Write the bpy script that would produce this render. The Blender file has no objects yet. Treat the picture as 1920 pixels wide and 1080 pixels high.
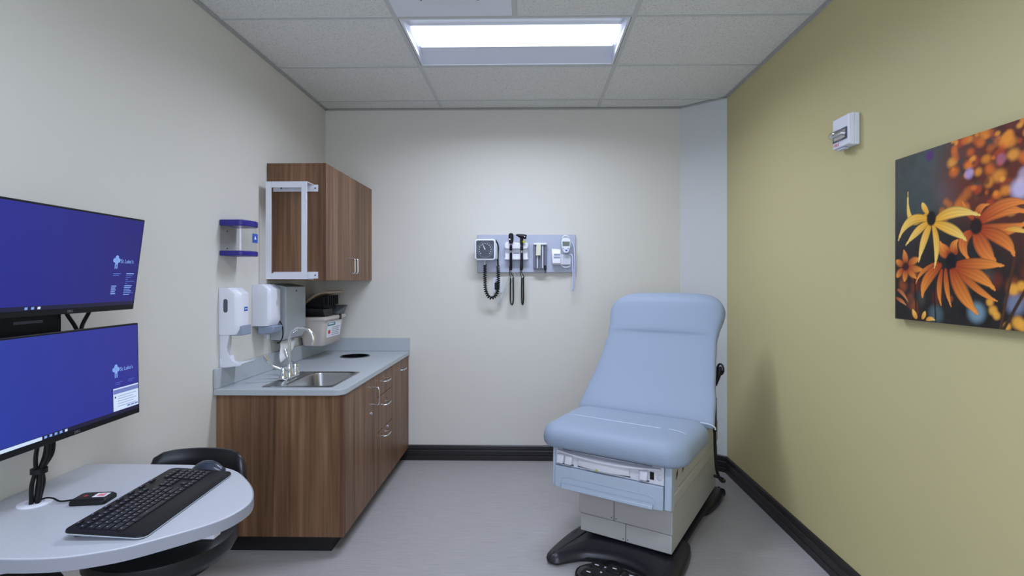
import bpy, bmesh, math, random
import numpy as np
from mathutils import Vector, Matrix
random.seed(4)
PI = math.pi
scn = bpy.context.scene
COL = scn.collection
# ------------------------------------------------------------------ camera
cam_d = bpy.data.cameras.new('camera')
cam_d.sensor_width = 36.0
cam_d.lens = 975 / 1920 * 36.0
cam_d.shift_x = -16 / 1920
cam_d.shift_y = -14 / 1920
cam_d.clip_start = 0.05
cam = bpy.data.objects.new('camera', cam_d)
COL.objects.link(cam)
cam.location = (0, 0, 1.40)
cam.rotation_euler = (PI / 2, 0, math.radians(1.0))
scn.camera = cam
# ------------------------------------------------------------------ world, exposure
world = bpy.data.worlds.new('world')
scn.world = world
world.use_nodes = True
world.node_tree.nodes['Background'].inputs[0].default_value = (0.68, 0.78, 1.0, 1)
world.node_tree.nodes['Background'].inputs[1].default_value = 4.5    # daylight outside the added window behind the camera
scn.view_settings.view_transform = 'Standard'
scn.view_settings.look = 'None'
scn.view_settings.exposure = 0.12
scn.view_settings.gamma = 1.0
scn.view_settings.use_curve_mapping = False
LIGHT_FRONT = 27.0      # watts given off by the ceiling light in view
LIGHT_REAR = 30.0       # the second ceiling light, behind the camera
LENS_GLOW = 1.6         # brightness of the lens itself
LIGHT_COL = (0.72, 0.79, 1.0)
REAR_COL = (0.68, 0.77, 1.0)

# room numbers (metres)
XL, XR, YB, YR, ZC = -1.60, 1.44, 4.05, -0.80, 2.74
XA, YA = 1.167, 3.82    # the angled corner runs from (XA,YB) to (XR,YA)

# ------------------------------------------------------------------ materials
def lin(c):
    c = c / 255.0
    return c / 12.92 if c <= 0.04045 else ((c + 0.055) / 1.055) ** 2.4
def S(r, g, b, a=1.0):
    return (lin(r), lin(g), lin(b), a)
def mat(name, col, rough=0.5, metal=0.0, emit=None, es=0.0, spec=0.5, coat=0.0):
    m = bpy.data.materials.new(name)
    m.use_nodes = True
    b = m.node_tree.nodes['Principled BSDF']
    b.inputs['Base Color'].default_value = col
    b.inputs['Roughness'].default_value = rough
    b.inputs['Metallic'].default_value = metal
    b.inputs['Specular IOR Level'].default_value = spec
    b.inputs['Coat Weight'].default_value = coat
    if emit:
        b.inputs['Emission Color'].default_value = emit
        b.inputs['Emission Strength'].default_value = es
    return m
def nodes(m):
    nt = m.node_tree
    return nt, nt.nodes['Principled BSDF'], nt.nodes.new, nt.links.new
def add_noise(m, c1, c2, scale=(10, 10, 10), nscale=1.0, detail=4.0, lo=0.3, hi=0.7, bump=0.0, bdist=0.002, rough=None):
    nt, b, N, L = nodes(m)
    tc = N('ShaderNodeTexCoord'); mp = N('ShaderNodeMapping')
    mp.inputs['Scale'].default_value = scale
    L(tc.outputs['Object'], mp.inputs['Vector'])
    nz = N('ShaderNodeTexNoise'); nz.inputs['Scale'].default_value = nscale; nz.inputs['Detail'].default_value = detail
    L(mp.outputs['Vector'], nz.inputs['Vector'])
    cr = N('ShaderNodeValToRGB')
    cr.color_ramp.elements[0].position = lo; cr.color_ramp.elements[0].color = c1
    cr.color_ramp.elements[1].position = hi; cr.color_ramp.elements[1].color = c2
    L(nz.outputs['Fac'], cr.inputs['Fac'])
    L(cr.outputs['Color'], b.inputs['Base Color'])
    if bump:
        bp = N('ShaderNodeBump'); bp.inputs['Strength'].default_value = bump; bp.inputs['Distance'].default_value = bdist
        L(nz.outputs['Fac'], bp.inputs['Height']); L(bp.outputs['Normal'], b.inputs['Normal'])
    return m

M = {}
M['wall'] = add_noise(mat('cream_paint', S(214, 211, 201), 0.55, spec=0.3), S(212, 209, 199), S(216, 213, 203), nscale=90, detail=2, bump=0.12, bdist=0.001)
M['wall_grey'] = add_noise(mat('pale_grey_paint', S(206, 208, 206), 0.55, spec=0.3), S(204, 206, 204), S(208, 210, 208), nscale=90, detail=2, bump=0.12, bdist=0.001)
M['yellow'] = add_noise(mat('mustard_paint', S(198, 187, 137), 0.5, spec=0.35), S(196, 185, 135), S(200, 189, 139), nscale=90, detail=2, bump=0.12, bdist=0.001)
M['grid'] = mat('grid_white', S(200, 201, 199), 0.6)
M['trim'] = mat('shaded_moulding', S(176, 176, 172), 0.5)  # grey carries the shade line between wall and ceiling
M['white'] = mat('white_plastic', S(226, 228, 236), 0.35)
M['white_enamel'] = mat('white_enamel', S(226, 229, 238), 0.4)
M['reflector'] = mat('reflector_enamel', S(215, 220, 232), 0.35)
M['lens'] = mat('light_lens', S(240, 245, 255), 0.4, emit=LIGHT_COL + (1,), es=LENS_GLOW)
M['lens_rear'] = mat('light_lens_rear', S(240, 245, 255), 0.4, emit=REAR_COL + (1,), es=LENS_GLOW)
M['black'] = mat('black_plastic', S(17, 17, 19), 0.45, spec=0.3)
M['black_gloss'] = mat('black_gloss', S(14, 14, 16), 0.2)
M['black_rubber'] = mat('black_rubber', S(26, 24, 26), 0.5)
M['black_vinyl'] = mat('black_vinyl', S(20, 20, 24), 0.35)
M['dark'] = mat('dark_void', S(12, 12, 13), 0.8)
M['chrome'] = mat('chrome', S(225, 228, 232), 0.12, metal=1.0)
M['steel'] = mat('brushed_steel', S(165, 165, 165), 0.3, metal=1.0)
M['grey_metal'] = mat('grey_enamel', S(178, 184, 186), 0.4)
M['grey_light'] = mat('light_grey_plastic', S(196, 200, 210), 0.4)
M['grey_dark'] = mat('dark_grey_plastic', S(78, 82, 92), 0.45)
M['lever'] = mat('blue_grey_plastic', S(140, 152, 172), 0.35)
M['navy'] = mat('deep_blue_plastic', S(38, 32, 130), 0.4)
M['blue_label'] = mat('blue_label', S(40, 84, 178), 0.5)
M['white_print'] = mat('white_print', S(232, 234, 240), 0.5)
M['red_print'] = mat('red_print', S(205, 40, 66), 0.5)
M['teal_print'] = mat('teal_print', S(30, 118, 128), 0.5)
M['grey_print'] = mat('grey_print', S(118, 122, 138), 0.5)
M['beige'] = mat('beige_plastic', S(206, 196, 186), 0.45)
M['beige_dark'] = mat('tan_plastic', S(176, 158, 132), 0.45)
M['board'] = mat('board_grey_blue', S(176, 182, 198), 0.4)
M['desk'] = add_noise(mat('grey_laminate', S(184, 186, 191), 0.4), S(178, 180, 185), S(191, 194, 199), nscale=55, detail=6, lo=0.3, hi=0.7)
M['desk_edge'] = mat('shaded_edge_band', S(146, 148, 156), 0.45)  # darker than the top: the edge's shade is put into its grey
M['counter'] = add_noise(mat('grey_solid_surface', S(176, 182, 184), 0.3), S(170, 177, 180), S(181, 187, 190), nscale=260, detail=3)
M['vinyl'] = mat('blue_grey_vinyl', S(143, 156, 173), 0.55, spec=0.3)
M['vinyl_line'] = mat('pale_stitch', S(205, 215, 228), 0.3)
M['chassis'] = mat('chassis_blue_grey', S(176, 188, 202), 0.4)
M['chair_white'] = mat('chair_white', S(214, 214, 220), 0.4)
M['chair_cream'] = mat('chair_cream', S(186, 183, 178), 0.45)
M['rust'] = mat('brown_slot', S(98, 62, 30), 0.6)
M['base_black'] = mat('base_black', S(32, 31, 38), 0.38)
M['paper'] = mat('white_paper', S(228, 228, 226), 0.8)
M['kb_key'] = mat('key_black', S(28, 28, 33), 0.4)
M['kb_print'] = mat('key_print', S(140, 142, 158), 0.5)
M['mouse'] = mat('mouse_slate', S(52, 58, 70), 0.25)
M['yellowgreen'] = mat('yellow_green_sticker', S(180, 180, 60), 0.5)
M['lcd'] = mat('lcd_green', S(96, 108, 92), 0.3)
M['baseboard'] = mat('black_rubber_base', S(30, 26, 27), 0.4)

def wood(name, dark, mid, light, off=0.0):
    m = mat(name, mid, 0.42, spec=0.4)
    nt, b, N, L = nodes(m)
    tc = N('ShaderNodeTexCoord'); mp = N('ShaderNodeMapping')
    mp.inputs['Scale'].default_value = (38, 38, 1.1); mp.inputs['Location'].default_value = (off, off * 2, 0)
    L(tc.outputs['Object'], mp.inputs['Vector'])
    n1 = N('ShaderNodeTexNoise'); n1.inputs['Scale'].default_value = 1.0; n1.inputs['Detail'].default_value = 6; n1.inputs['Roughness'].default_value = 0.62; n1.inputs['Distortion'].default_value = 0.35
    L(mp.outputs['Vector'], n1.inputs['Vector'])
    mp2 = N('ShaderNodeMapping'); mp2.inputs['Scale'].default_value = (9, 9, 0.35)
    L(tc.outputs['Object'], mp2.inputs['Vector'])
    n2 = N('ShaderNodeTexNoise'); n2.inputs['Scale'].default_value = 1.0; n2.inputs['Detail'].default_value = 3
    L(mp2.outputs['Vector'], n2.inputs['Vector'])
    mx = N('ShaderNodeMath'); mx.operation = 'MULTIPLY_ADD'; mx.inputs[1].default_value = 0.6
    L(n1.outputs['Fac'], mx.inputs[0])
    m3 = N('ShaderNodeMath'); m3.operation = 'MULTIPLY'; m3.inputs[1].default_value = 0.4
    L(n2.outputs['Fac'], m3.inputs[0]); L(m3.outputs[0], mx.inputs[2])
    cr = N('ShaderNodeValToRGB')
    cr.color_ramp.elements[0].position = 0.34; cr.color_ramp.elements[0].color = dark
    cr.color_ramp.elements[1].position = 0.66; cr.color_ramp.elements[1].color = light
    e = cr.color_ramp.elements.new(0.5); e.color = mid
    L(mx.outputs[0], cr.inputs['Fac']); L(cr.outputs['Color'], b.inputs['Base Color'])
    bp = N('ShaderNodeBump'); bp.inputs['Strength'].default_value = 0.08; bp.inputs['Distance'].default_value = 0.001
    L(n1.outputs['Fac'], bp.inputs['Height']); L(bp.outputs['Normal'], b.inputs['Normal'])
    return m
M['wood'] = wood('walnut_laminate', S(76, 50, 31), S(114, 82, 57), S(146, 112, 83))
M['wood_dark'] = wood('walnut_edge', S(78, 46, 30), S(100, 64, 44), S(118, 80, 58), 3.0)

def tile_mat():
    m = mat('mineral_tile', S(226, 226, 222), 0.9, spec=0.1)
    nt, b, N, L = nodes(m)
    tc = N('ShaderNodeTexCoord')
    vo = N('ShaderNodeTexNoise'); vo.inputs['Scale'].default_value = 150; vo.inputs['Detail'].default_value = 2; vo.inputs['Distortion'].default_value = 1.6
    L(tc.outputs['Object'], vo.inputs['Vector'])
    cr = N('ShaderNodeValToRGB')
    cr.color_ramp.elements[0].position = 0.32; cr.color_ramp.elements[0].color = S(176, 173, 166)
    cr.color_ramp.elements[1].position = 0.45; cr.color_ramp.elements[1].color = S(228, 228, 224)
    L(vo.outputs['Fac'], cr.inputs['Fac']); L(cr.outputs['Color'], b.inputs['Base Color'])
    bp = N('ShaderNodeBump'); bp.inputs['Strength'].default_value = 0.4; bp.inputs['Distance'].default_value = 0.002
    L(vo.outputs['Fac'], bp.inputs['Height']); L(bp.outputs['Normal'], b.inputs['Normal'])
    return m
M['tile'] = tile_mat()

def floor_mat():
    m = mat('streaked_vinyl', S(176, 172, 168), 0.42, spec=0.35)
    nt, b, N, L = nodes(m)
    tc = N('ShaderNodeTexCoord'); mp = N('ShaderNodeMapping'); mp.inputs['Scale'].default_value = (7, 150, 1)
    L(tc.outputs['Object'], mp.inputs['Vector'])
    n1 = N('ShaderNodeTexNoise'); n1.inputs['Scale'].default_value = 1.0; n1.inputs['Detail'].default_value = 6; n1.inputs['Roughness'].default_value = 0.65
    L(mp.outputs['Vector'], n1.inputs['Vector'])
    cr = N('ShaderNodeValToRGB')
    cr.color_ramp.elements[0].position = 0.3; cr.color_ramp.elements[0].color = S(152, 149, 147)
    cr.color_ramp.elements[1].position = 0.7; cr.color_ramp.elements[1].color = S(172, 168, 166)
    L(n1.outputs['Fac'], cr.inputs['Fac']); L(cr.outputs['Color'], b.inputs['Base Color'])
    return m
M['floor'] = floor_mat()

def clear_mat():
    m = bpy.data.materials.new('clear_acrylic'); m.use_nodes = True
    nt = m.node_tree; nt.nodes.clear(); N = nt.nodes.new; L = nt.links.new
    o = N('ShaderNodeOutputMaterial'); t = N('ShaderNodeBsdfTransparent'); g = N('ShaderNodeBsdfGlossy'); mx = N('ShaderNodeMixShader')
    t.inputs[0].default_value = (0.985, 0.99, 0.995, 1); g.inputs['Roughness'].default_value = 0.08
    mx.inputs[0].default_value = 0.05
    L(t.outputs[0], mx.inputs[1]); L(g.outputs[0], mx.inputs[2]); L(mx.outputs[0], o.inputs[0])
    return m
M['clear'] = clear_mat()
M['clear_lens'] = clear_mat()
M['clear_lens'].name = 'strobe_lens'
M['clear_lens'].node_tree.nodes['Mix Shader'].inputs[0].default_value = 0.28

def screen_mat(name, c1, c2, strength):
    m = mat(name, S(8, 8, 14), 0.25, spec=0.3)
    nt, b, N, L = nodes(m)
    tc = N('ShaderNodeTexCoord'); sp = N('ShaderNodeSeparateXYZ'); L(tc.outputs['Object'], sp.inputs[0])
    a = N('ShaderNodeMath'); a.operation = 'MULTIPLY_ADD'; a.inputs[1].default_value = 1.55; a.inputs[2].default_value = 0.5
    L(sp.outputs['X'], a.inputs[0])
    cr = N('ShaderNodeValToRGB')
    cr.color_ramp.elements[0].color = c1; cr.color_ramp.elements[1].color = c2
    L(a.outputs[0], cr.inputs['Fac']); L(cr.outputs['Color'], b.inputs['Emission Color'])
    b.inputs['Emission Strength'].default_value = strength
    return m
M['screen_up'] = screen_mat('screen_blue_a', S(44, 48, 150), S(38, 34, 118), 0.82)
M['screen_low'] = screen_mat('screen_blue_b', S(46, 62, 160), S(44, 42, 140), 0.9)
def glow(name, c, s=1.0): return mat(name, S(6, 6, 8), 0.4, emit=c, es=s)
M['scr_text'] = glow('screen_text', S(122, 158, 222))
M['scr_dim'] = glow('screen_text_dim', S(80, 104, 190))
M['scr_bar'] = glow('screen_taskbar', S(18, 16, 52))
M['scr_white'] = glow('screen_white', S(196, 214, 238))
M['scr_grey'] = glow('screen_window_bar', S(104, 118, 180))
M['logo_grey'] = mat('logo_grey', S(150, 150, 155), 0.3, metal=0.6)

# ------------------------------------------------------------------ geometry helpers
class MB:
    def __init__(s): s.v = []; s.f = []
    def add(s, vs, fs):
        o = len(s.v); s.v += [tuple(p) for p in vs]; s.f += [tuple(i + o for i in f) for f in fs]; return s
    def box(s, x0, x1, y0, y1, z0, z1):
        x0, x1 = min(x0, x1), max(x0, x1); y0, y1 = min(y0, y1), max(y0, y1); z0, z1 = min(z0, z1), max(z0, z1)
        return s.add([(x0,y0,z0),(x1,y0,z0),(x1,y1,z0),(x0,y1,z0),(x0,y0,z1),(x1,y0,z1),(x1,y1,z1),(x0,y1,z1)],
                     [(0,3,2,1),(4,5,6,7),(0,1,5,4),(1,2,6,5),(2,3,7,6),(3,0,4,7)])
    def loft(s, secs, cap=True, closed=False):
        n = len(secs[0]); vs = [p for q in secs for p in q]; fs = []
        k = len(secs)
        for i in range(k if closed else k - 1):
            a, b = i * n, ((i + 1) % k) * n
            for j in range(n): fs.append((a + j, a + (j + 1) % n, b + (j + 1) % n, b + j))
        if cap and not closed: fs += [tuple(reversed(range(n))), tuple(range((k - 1) * n, k * n))]
        return s.add(vs, fs)
    def prism(s, pts, z0, z1):
        return s.loft([[(x, y, z0) for x, y in pts], [(x, y, z1) for x, y in pts]])
    def prism_x(s, pts, x0, x1):   # pts are (y,z)
        return s.loft([[(x0, y, z) for y, z in pts], [(x1, y, z) for y, z in pts]])
    def prism_y(s, pts, y0, y1):   # pts are (x,z)
        return s.loft([[(x, y0, z) for x, z in pts], [(x, y1, z) for x, z in pts]])
    def tube(s, path, r, n=8, closed=False, ell=None):
        P = [Vector(p) for p in path]; k = len(P); secs = []
        up = None
        for i in range(k):
            a = P[i - 1] if (i > 0 or closed) else P[i]
            b = P[(i + 1) % k] if (i < k - 1 or closed) else P[i]
            t = (b - a)
            t = t.normalized() if t.length > 1e-9 else Vector((0, 0, 1))
            if up is None:
                up = Vector((0, 0, 1)) if abs(t.z) < 0.9 else Vector((1, 0, 0))
            e1 = (up - t * up.dot(t))
            if e1.length < 1e-6: e1 = t.orthogonal()
            e1.normalize(); e2 = t.cross(e1); up = e1
            rr = r[i] if isinstance(r, (list, tuple)) else r
            secs.append([tuple(P[i] + e1 * (rr * math.cos(2*PI*j/n)) + e2 * (rr * math.sin(2*PI*j/n))) for j in range(n)])
        return s.loft(secs, closed=closed)
    def lathe(s, prof, c=(0, 0, 0), n=24, axis='z', sx=1.0, sy=1.0):
        secs = []
        for r, h in prof:
            q = []
            for j in range(n):
                a = 2 * PI * j / n; x, y = r * math.cos(a) * sx, r * math.sin(a) * sy
                if axis == 'z': p = (c[0] + x, c[1] + y, c[2] + h)
                elif axis == 'y': p = (c[0] + x, c[1] - h, c[2] + y)
                else: p = (c[0] + h, c[1] + x, c[2] + y)
                q.append(p)
            secs.append(q)
        return s.loft(secs)
    def mesh(s, name):
        me = bpy.data.meshes.new(name); me.from_pydata(s.v, [], s.f); me.update()
        bm = bmesh.new(); bm.from_mesh(me); bmesh.ops.recalc_face_normals(bm, faces=bm.faces); bm.to_mesh(me); bm.free()
        return me
WM = {}
def wm(o): return WM.get(o.name, Matrix.Identity(4))
def build(mb, name, material, parent=None, local=False, smooth=False, bev=0.0, seg=2, sub=0, label=None):
    me = mb if isinstance(mb, bpy.types.Mesh) else mb.mesh(name)
    m = M[material] if isinstance(material, str) else material
    if not me.materials: me.materials.append(m)
    o = bpy.data.objects.new(name, me); COL.objects.link(o)
    if parent is not None:
        if not local: me.transform(wm(parent).inverted())
        o.parent = parent; WM[o.name] = wm(parent)
    if smooth:
        for p in me.polygons: p.use_smooth = True
    if bev:
        b = o.modifiers.new('bevel', 'BEVEL'); b.width = bev; b.segments = seg; b.limit_method = 'ANGLE'; b.angle_limit = math.radians(35)
        b.harden_normals = False
        for p in me.polygons: p.use_smooth = True
        me.set_sharp_from_angle(angle=math.radians(50))
    elif smooth:
        me.set_sharp_from_angle(angle=math.radians(48))
    if sub:
        d = o.modifiers.new('subdivision', 'SUBSURF'); d.levels = sub; d.render_levels = sub
    if label: o['label'] = label
    return o
def tag(o, label, cat, group=None):
    o['label'] = label; o['category'] = cat
    if group: o['group'] = group
    return o
def thing(name, label, cat, loc=(0, 0, 0), rot=(0, 0, 0), group=None):
    o = bpy.data.objects.new(name, None); COL.objects.link(o)
    o.empty_display_size = 0.05
    o.location = loc; o.rotation_euler = rot
    from mathutils import Euler
    WM[o.name] = Matrix.Translation(loc) @ Euler(rot).to_matrix().to_4x4()
    return tag(o, label, cat, group)
def solo(mb, name, material, label, cat, **k):
    return tag(build(mb, name, material, **k), label, cat)
def struct(mb, name, material, label=None, **k):
    o = build(mb, name, material, **k); o['kind'] = 'structure'
    if label: o['label'] = label
    return o
def box(*a): return MB().box(*a)
def text(body, size, origin, right, up, material, parent, local=False, name='printed_text', align='LEFT', ext=0.0002, sx=1.0):
    cu = bpy.data.curves.new('t', 'FONT'); cu.body = body; cu.size = size; cu.align_x = align; cu.extrude = ext; cu.resolution_u = 3
    ob = bpy.data.objects.new('t', cu)
    me = bpy.data.meshes.new_from_object(ob)
    bpy.data.objects.remove(ob); bpy.data.curves.remove(cu)
    r = Vector(right).normalized(); u = Vector(up).normalized(); n = r.cross(u); o = Vector(origin)
    for v in me.vertices:
        c = v.co.copy(); v.co = o + r * c.x * sx + u * c.y + n * c.z
    me.name = name; me.materials.clear()
    return build(me, name, material, parent, local=local)
def carve(o, cutters):
    for c in cutters:
        cm = c.mesh('cut'); co = bpy.data.objects.new('cut', cm); COL.objects.link(co)
        md = o.modifiers.new('b', 'BOOLEAN'); md.operation = 'DIFFERENCE'; md.solver = 'EXACT'; md.object = co
        co.parent = o.parent
        bpy.context.view_layer.update()
        dg = bpy.context.evaluated_depsgraph_get()
        nm = bpy.data.meshes.new_from_object(o.evaluated_get(dg))
        o.modifiers.remove(md); old = o.data; nm.name = old.name; o.data = nm
        bpy.data.meshes.remove(old); bpy.data.objects.remove(co); bpy.data.meshes.remove(cm)
    return o
def rrect(x0, x1, y0, y1, r, n=5):
    pts = []
    for cx, cy, a0 in ((x1 - r, y1 - r, 0), (x0 + r, y1 - r, PI/2), (x0 + r, y0 + r, PI), (x1 - r, y0 + r, 1.5*PI)):
        for i in range(n + 1):
            a = a0 + PI/2 * i / n; pts.append((cx + r * math.cos(a), cy + r * math.sin(a)))
    return pts
def helix(path, r, turns, n=10):
    P = [Vector(p) for p in path]
    L = [0]
    for i in range(1, len(P)): L.append(L[-1] + (P[i] - P[i-1]).length)
    out = []; steps = turns * n
    for k in range(steps + 1):
        d = L[-1] * k / steps; i = 1
        while i < len(P) - 1 and L[i] < d: i += 1
        t = (d - L[i-1]) / max(L[i] - L[i-1], 1e-9); p = P[i-1].lerp(P[i], t); T = (P[i] - P[i-1]).normalized()
        e1 = Vector((0, 1, 0)); e1 = (e1 - T * e1.dot(T)).normalized(); e2 = T.cross(e1)
        a = 2 * PI * k / n
        out.append(p + e1 * r * math.cos(a) + e2 * r * math.sin(a))
    return out
def bez(pts, n=16):   # smooth curve through points (catmull-rom)
    P = [Vector(p) for p in pts]; out = []
    for i in range(len(P) - 1):
        p0 = P[max(i-1, 0)]; p1 = P[i]; p2 = P[i+1]; p3 = P[min(i+2, len(P)-1)]
        for k in range(n):
            t = k / n
            out.append(0.5 * ((2*p1) + (p2 - p0)*t + (2*p0 - 5*p1 + 4*p2 - p3)*t*t + (3*p1 - p0 - 3*p2 + p3)*t*t*t))
    out.append(P[-1]); return out

# ================================================================== THE ROOM
struct(box(XL - .1, XR + .1, YR - .1, YB + .1, -.08, 0), 'floor', 'floor', 'pale grey streaked vinyl floor')
struct(box(XL - .1, XL, YR - .1, YB + .1, 0, 2.92), 'wall_left', 'wall', 'cream painted wall behind the screens and sink')
struct(box(XL, XA, YB, YB + .1, 0, 2.92), 'wall_back', 'wall', 'cream painted wall behind the diagnostic board')
struct(MB().prism([(XA, YB), (XR, YA), (XR + .1, YA), (XR + .1, YB + .1), (XA, YB + .1)], 0, 2.92), 'wall_corner', 'wall_grey', 'narrow pale angled wall in the right corner')
struct(box(XR, XR + .1, YR - .1, YA, 0, 2.92), 'wall_right', 'yellow', 'mustard yellow painted wall')
WX0, WX1, WZ0, WZ1 = -1.25, 1.15, .85, 2.35       # opening of an unseen window, added behind the camera for fill daylight
rw = MB().box(XL, WX0, YR - .1, YR, 0, 2.92).box(WX1, XR, YR - .1, YR, 0, 2.92).box(WX0, WX1, YR - .1, YR, 0, WZ0).box(WX0, WX1, YR - .1, YR, WZ1, 2.92)
struct(rw, 'wall_rear', 'wall', 'cream painted wall with the added window, behind the viewer')
wn = bpy.data.objects.new('added_window', None); COL.objects.link(wn); wn['kind'] = 'structure'; wn['label'] = 'wide white framed window added behind the viewer for fill daylight'
fr = MB().box(WX0, WX0 + .04, YR - .08, YR - .02, WZ0, WZ1).box(WX1 - .04, WX1, YR - .08, YR - .02, WZ0, WZ1).box(WX0 + .04, WX1 - .04, YR - .08, YR - .02, WZ0, WZ0 + .04)
fr.box(WX0 + .04, WX1 - .04, YR - .08, YR - .02, WZ1 - .04, WZ1).box(-.07, -.03, YR - .08, YR - .02, WZ0 + .04, WZ1 - .04)
build(fr, 'added_window_frame', 'white_enamel', wn)
build(box(WX0 + .04, -.07, YR - .052, YR - .048, WZ0 + .04, WZ1 - .04), 'pane', 'clear', wn)
build(box(-.03, WX1 - .04, YR - .052, YR - .048, WZ0 + .04, WZ1 - .04), 'pane', 'clear', wn)
po = bpy.data.lights.new('added_window_portal', 'AREA'); po.shape = 'RECTANGLE'; po.size = WX1 - WX0; po.size_y = WZ1 - WZ0; po.cycles.is_portal = True
pob = bpy.data.objects.new('added_window_portal', po); COL.objects.link(pob); pob.parent = wn
pob.location = ((WX0 + WX1) / 2, YR - .10, (WZ0 + WZ1) / 2); pob.rotation_euler = (PI / 2, 0, 0)
# black cove base: stepped profile with three grooves
BP = [(0, 0), (.016, 0), (.016, .030), (.010, .034), (.010, .040), (.015, .044), (.015, .074), (.010, .078), (.010, .084), (.014, .088), (.012, .112), (.006, .118), (0, .118)]
def baseboard(name, a, b, label):
    a = Vector((a[0], a[1], 0)); b = Vector((b[0], b[1], 0)); t = (b - a).normalized(); n = Vector((-t.y, t.x, 0))
    secs = [[tuple(p + n * d + Vector((0, 0, z))) for d, z in BP] for p in (a, b)]
    struct(MB().loft(secs), name, 'baseboard', label)
baseboard('baseboard_back', (XA, YB), (-1.02, YB), 'black grooved rubber base along the back wall')
baseboard('baseboard_corner', (XR, YA), (XA, YB), 'black grooved rubber base on the angled corner')
baseboard('baseboard_right', (XR, YR), (XR, YA), 'black grooved rubber base along the yellow wall')
baseboard('baseboard_left', (XL, 2.66), (XL, YR), 'black grooved rubber base along the left wall')
# ceiling: plenum deck, tiles, grid bars
ceil = struct(box(XL - .1, XR + .1, YR - .1, YB + .1, 2.92, 2.98), 'ceiling', 'grid', 'suspended ceiling of speckled mineral tiles')
CX = [XL, -.685, .53, XR]
RY = [YB]
y = 3.855
while y > YR: RY.append(y); y -= .61
RY.append(YR)
RY = RY[::-1]
def cell(i, j): return CX[i], CX[i+1], RY[j], RY[j+1]
ROW_L = max(k for k in range(len(RY) - 1) if RY[k] < 2.7)            # row of the visible light
skip = {(1, ROW_L), (1, ROW_L - 4)}
DIFF = (1, ROW_L - 1)
tcache = {}
def tile(x0, x1, y0, y1, poly=None):
    g = .003
    if poly:
        build(MB().prism(poly, ZC + .001, ZC + .016), 'ceiling_tile', 'tile', ceil); return
    key = (round(x1 - x0, 3), round(y1 - y0, 3))
    if key not in tcache:
        tcache[key] = box(-(x1-x0)/2 + g, (x1-x0)/2 - g, -(y1-y0)/2 + g, (y1-y0)/2 - g, .001, .016).mesh('ceiling_tile')
        tcache[key].materials.append(M['tile'])
    o = bpy.data.objects.new('ceiling_tile', tcache[key]); COL.objects.link(o); o.parent = ceil
    o.location = ((x0 + x1) / 2, (y0 + y1) / 2, ZC)
slope = (YB - YA) / (XA - XR)
for j in range(len(RY) - 1):
    for i in range(3):
        if (i, j) in skip: continue
        x0, x1, y0, y1 = cell(i, j)
        if (i, j) == DIFF: x0 = -.075
        if i == 2 and y1 > YA:
            yc = lambda x: YA + (XR - x) / (XR - XA) * (YB - YA)
            xc = lambda yy: XR - (yy - YA) / (YB - YA) * (XR - XA)
            if y0 < YA: poly = [(x0 + .003, y0 + .003), (XR - .003, y0 + .003), (XR - .003, YA), (xc(y1 - .003), y1 - .003), (x0 + .003, y1 - .003)]
            else: poly = [(x0 + .003, y0 + .003), (xc(y0 + .003), y0 + .003), (XA, y1 - .003), (x0 + .003, y1 - .003)]
            tile(0, 0, 0, 0, poly)
        else: tile(x0, x1, y0, y1)
bw = .011
for yy in RY[1:-1]:
    xe = XR if yy < YA else XR - (yy - YA) / (YB - YA) * (XR - XA)
    build(box(XL, xe, yy - bw, yy + bw, ZC - .003, ZC + .001), 'grid_bar', 'grid', ceil)
for xx in CX[1:-1]:
    for j in range(len(RY) - 1):
        build(box(xx - bw, xx + bw, RY[j] + bw, RY[j+1] - bw, ZC - .003, ZC + .001), 'grid_bar', 'grid', ceil)
build(box(-.075 - bw, -.075 + bw, RY[ROW_L-1] + bw, RY[ROW_L] - bw, ZC - .003, ZC + .001), 'grid_bar', 'grid', ceil)
def angle_trim(name, a, b):
    a = Vector((a[0], a[1], 0)); b = Vector((b[0], b[1], 0)); t = (b - a).normalized(); n = Vector((-t.y, t.x, 0))
    prof = [(0, ZC - .011), (.002, ZC - .011), (.002, ZC - .005), (.020, ZC - .005), (.020, ZC - .003), (0, ZC - .003)]
    struct(MB().loft([[tuple(p + n * d + Vector((0, 0, z))) for d, z in prof] for p in (a, b)]), name, 'trim', 'thin metal edge moulding of the ceiling grid')
angle_trim('trim_1', (XL, YB), (XL, YR)); angle_trim('trim_2', (XA, YB), (XL, YB))
angle_trim('trim_3', (XR, YA), (XA, YB)); angle_trim('trim_4', (XR, YR), (XR, YA))

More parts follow.
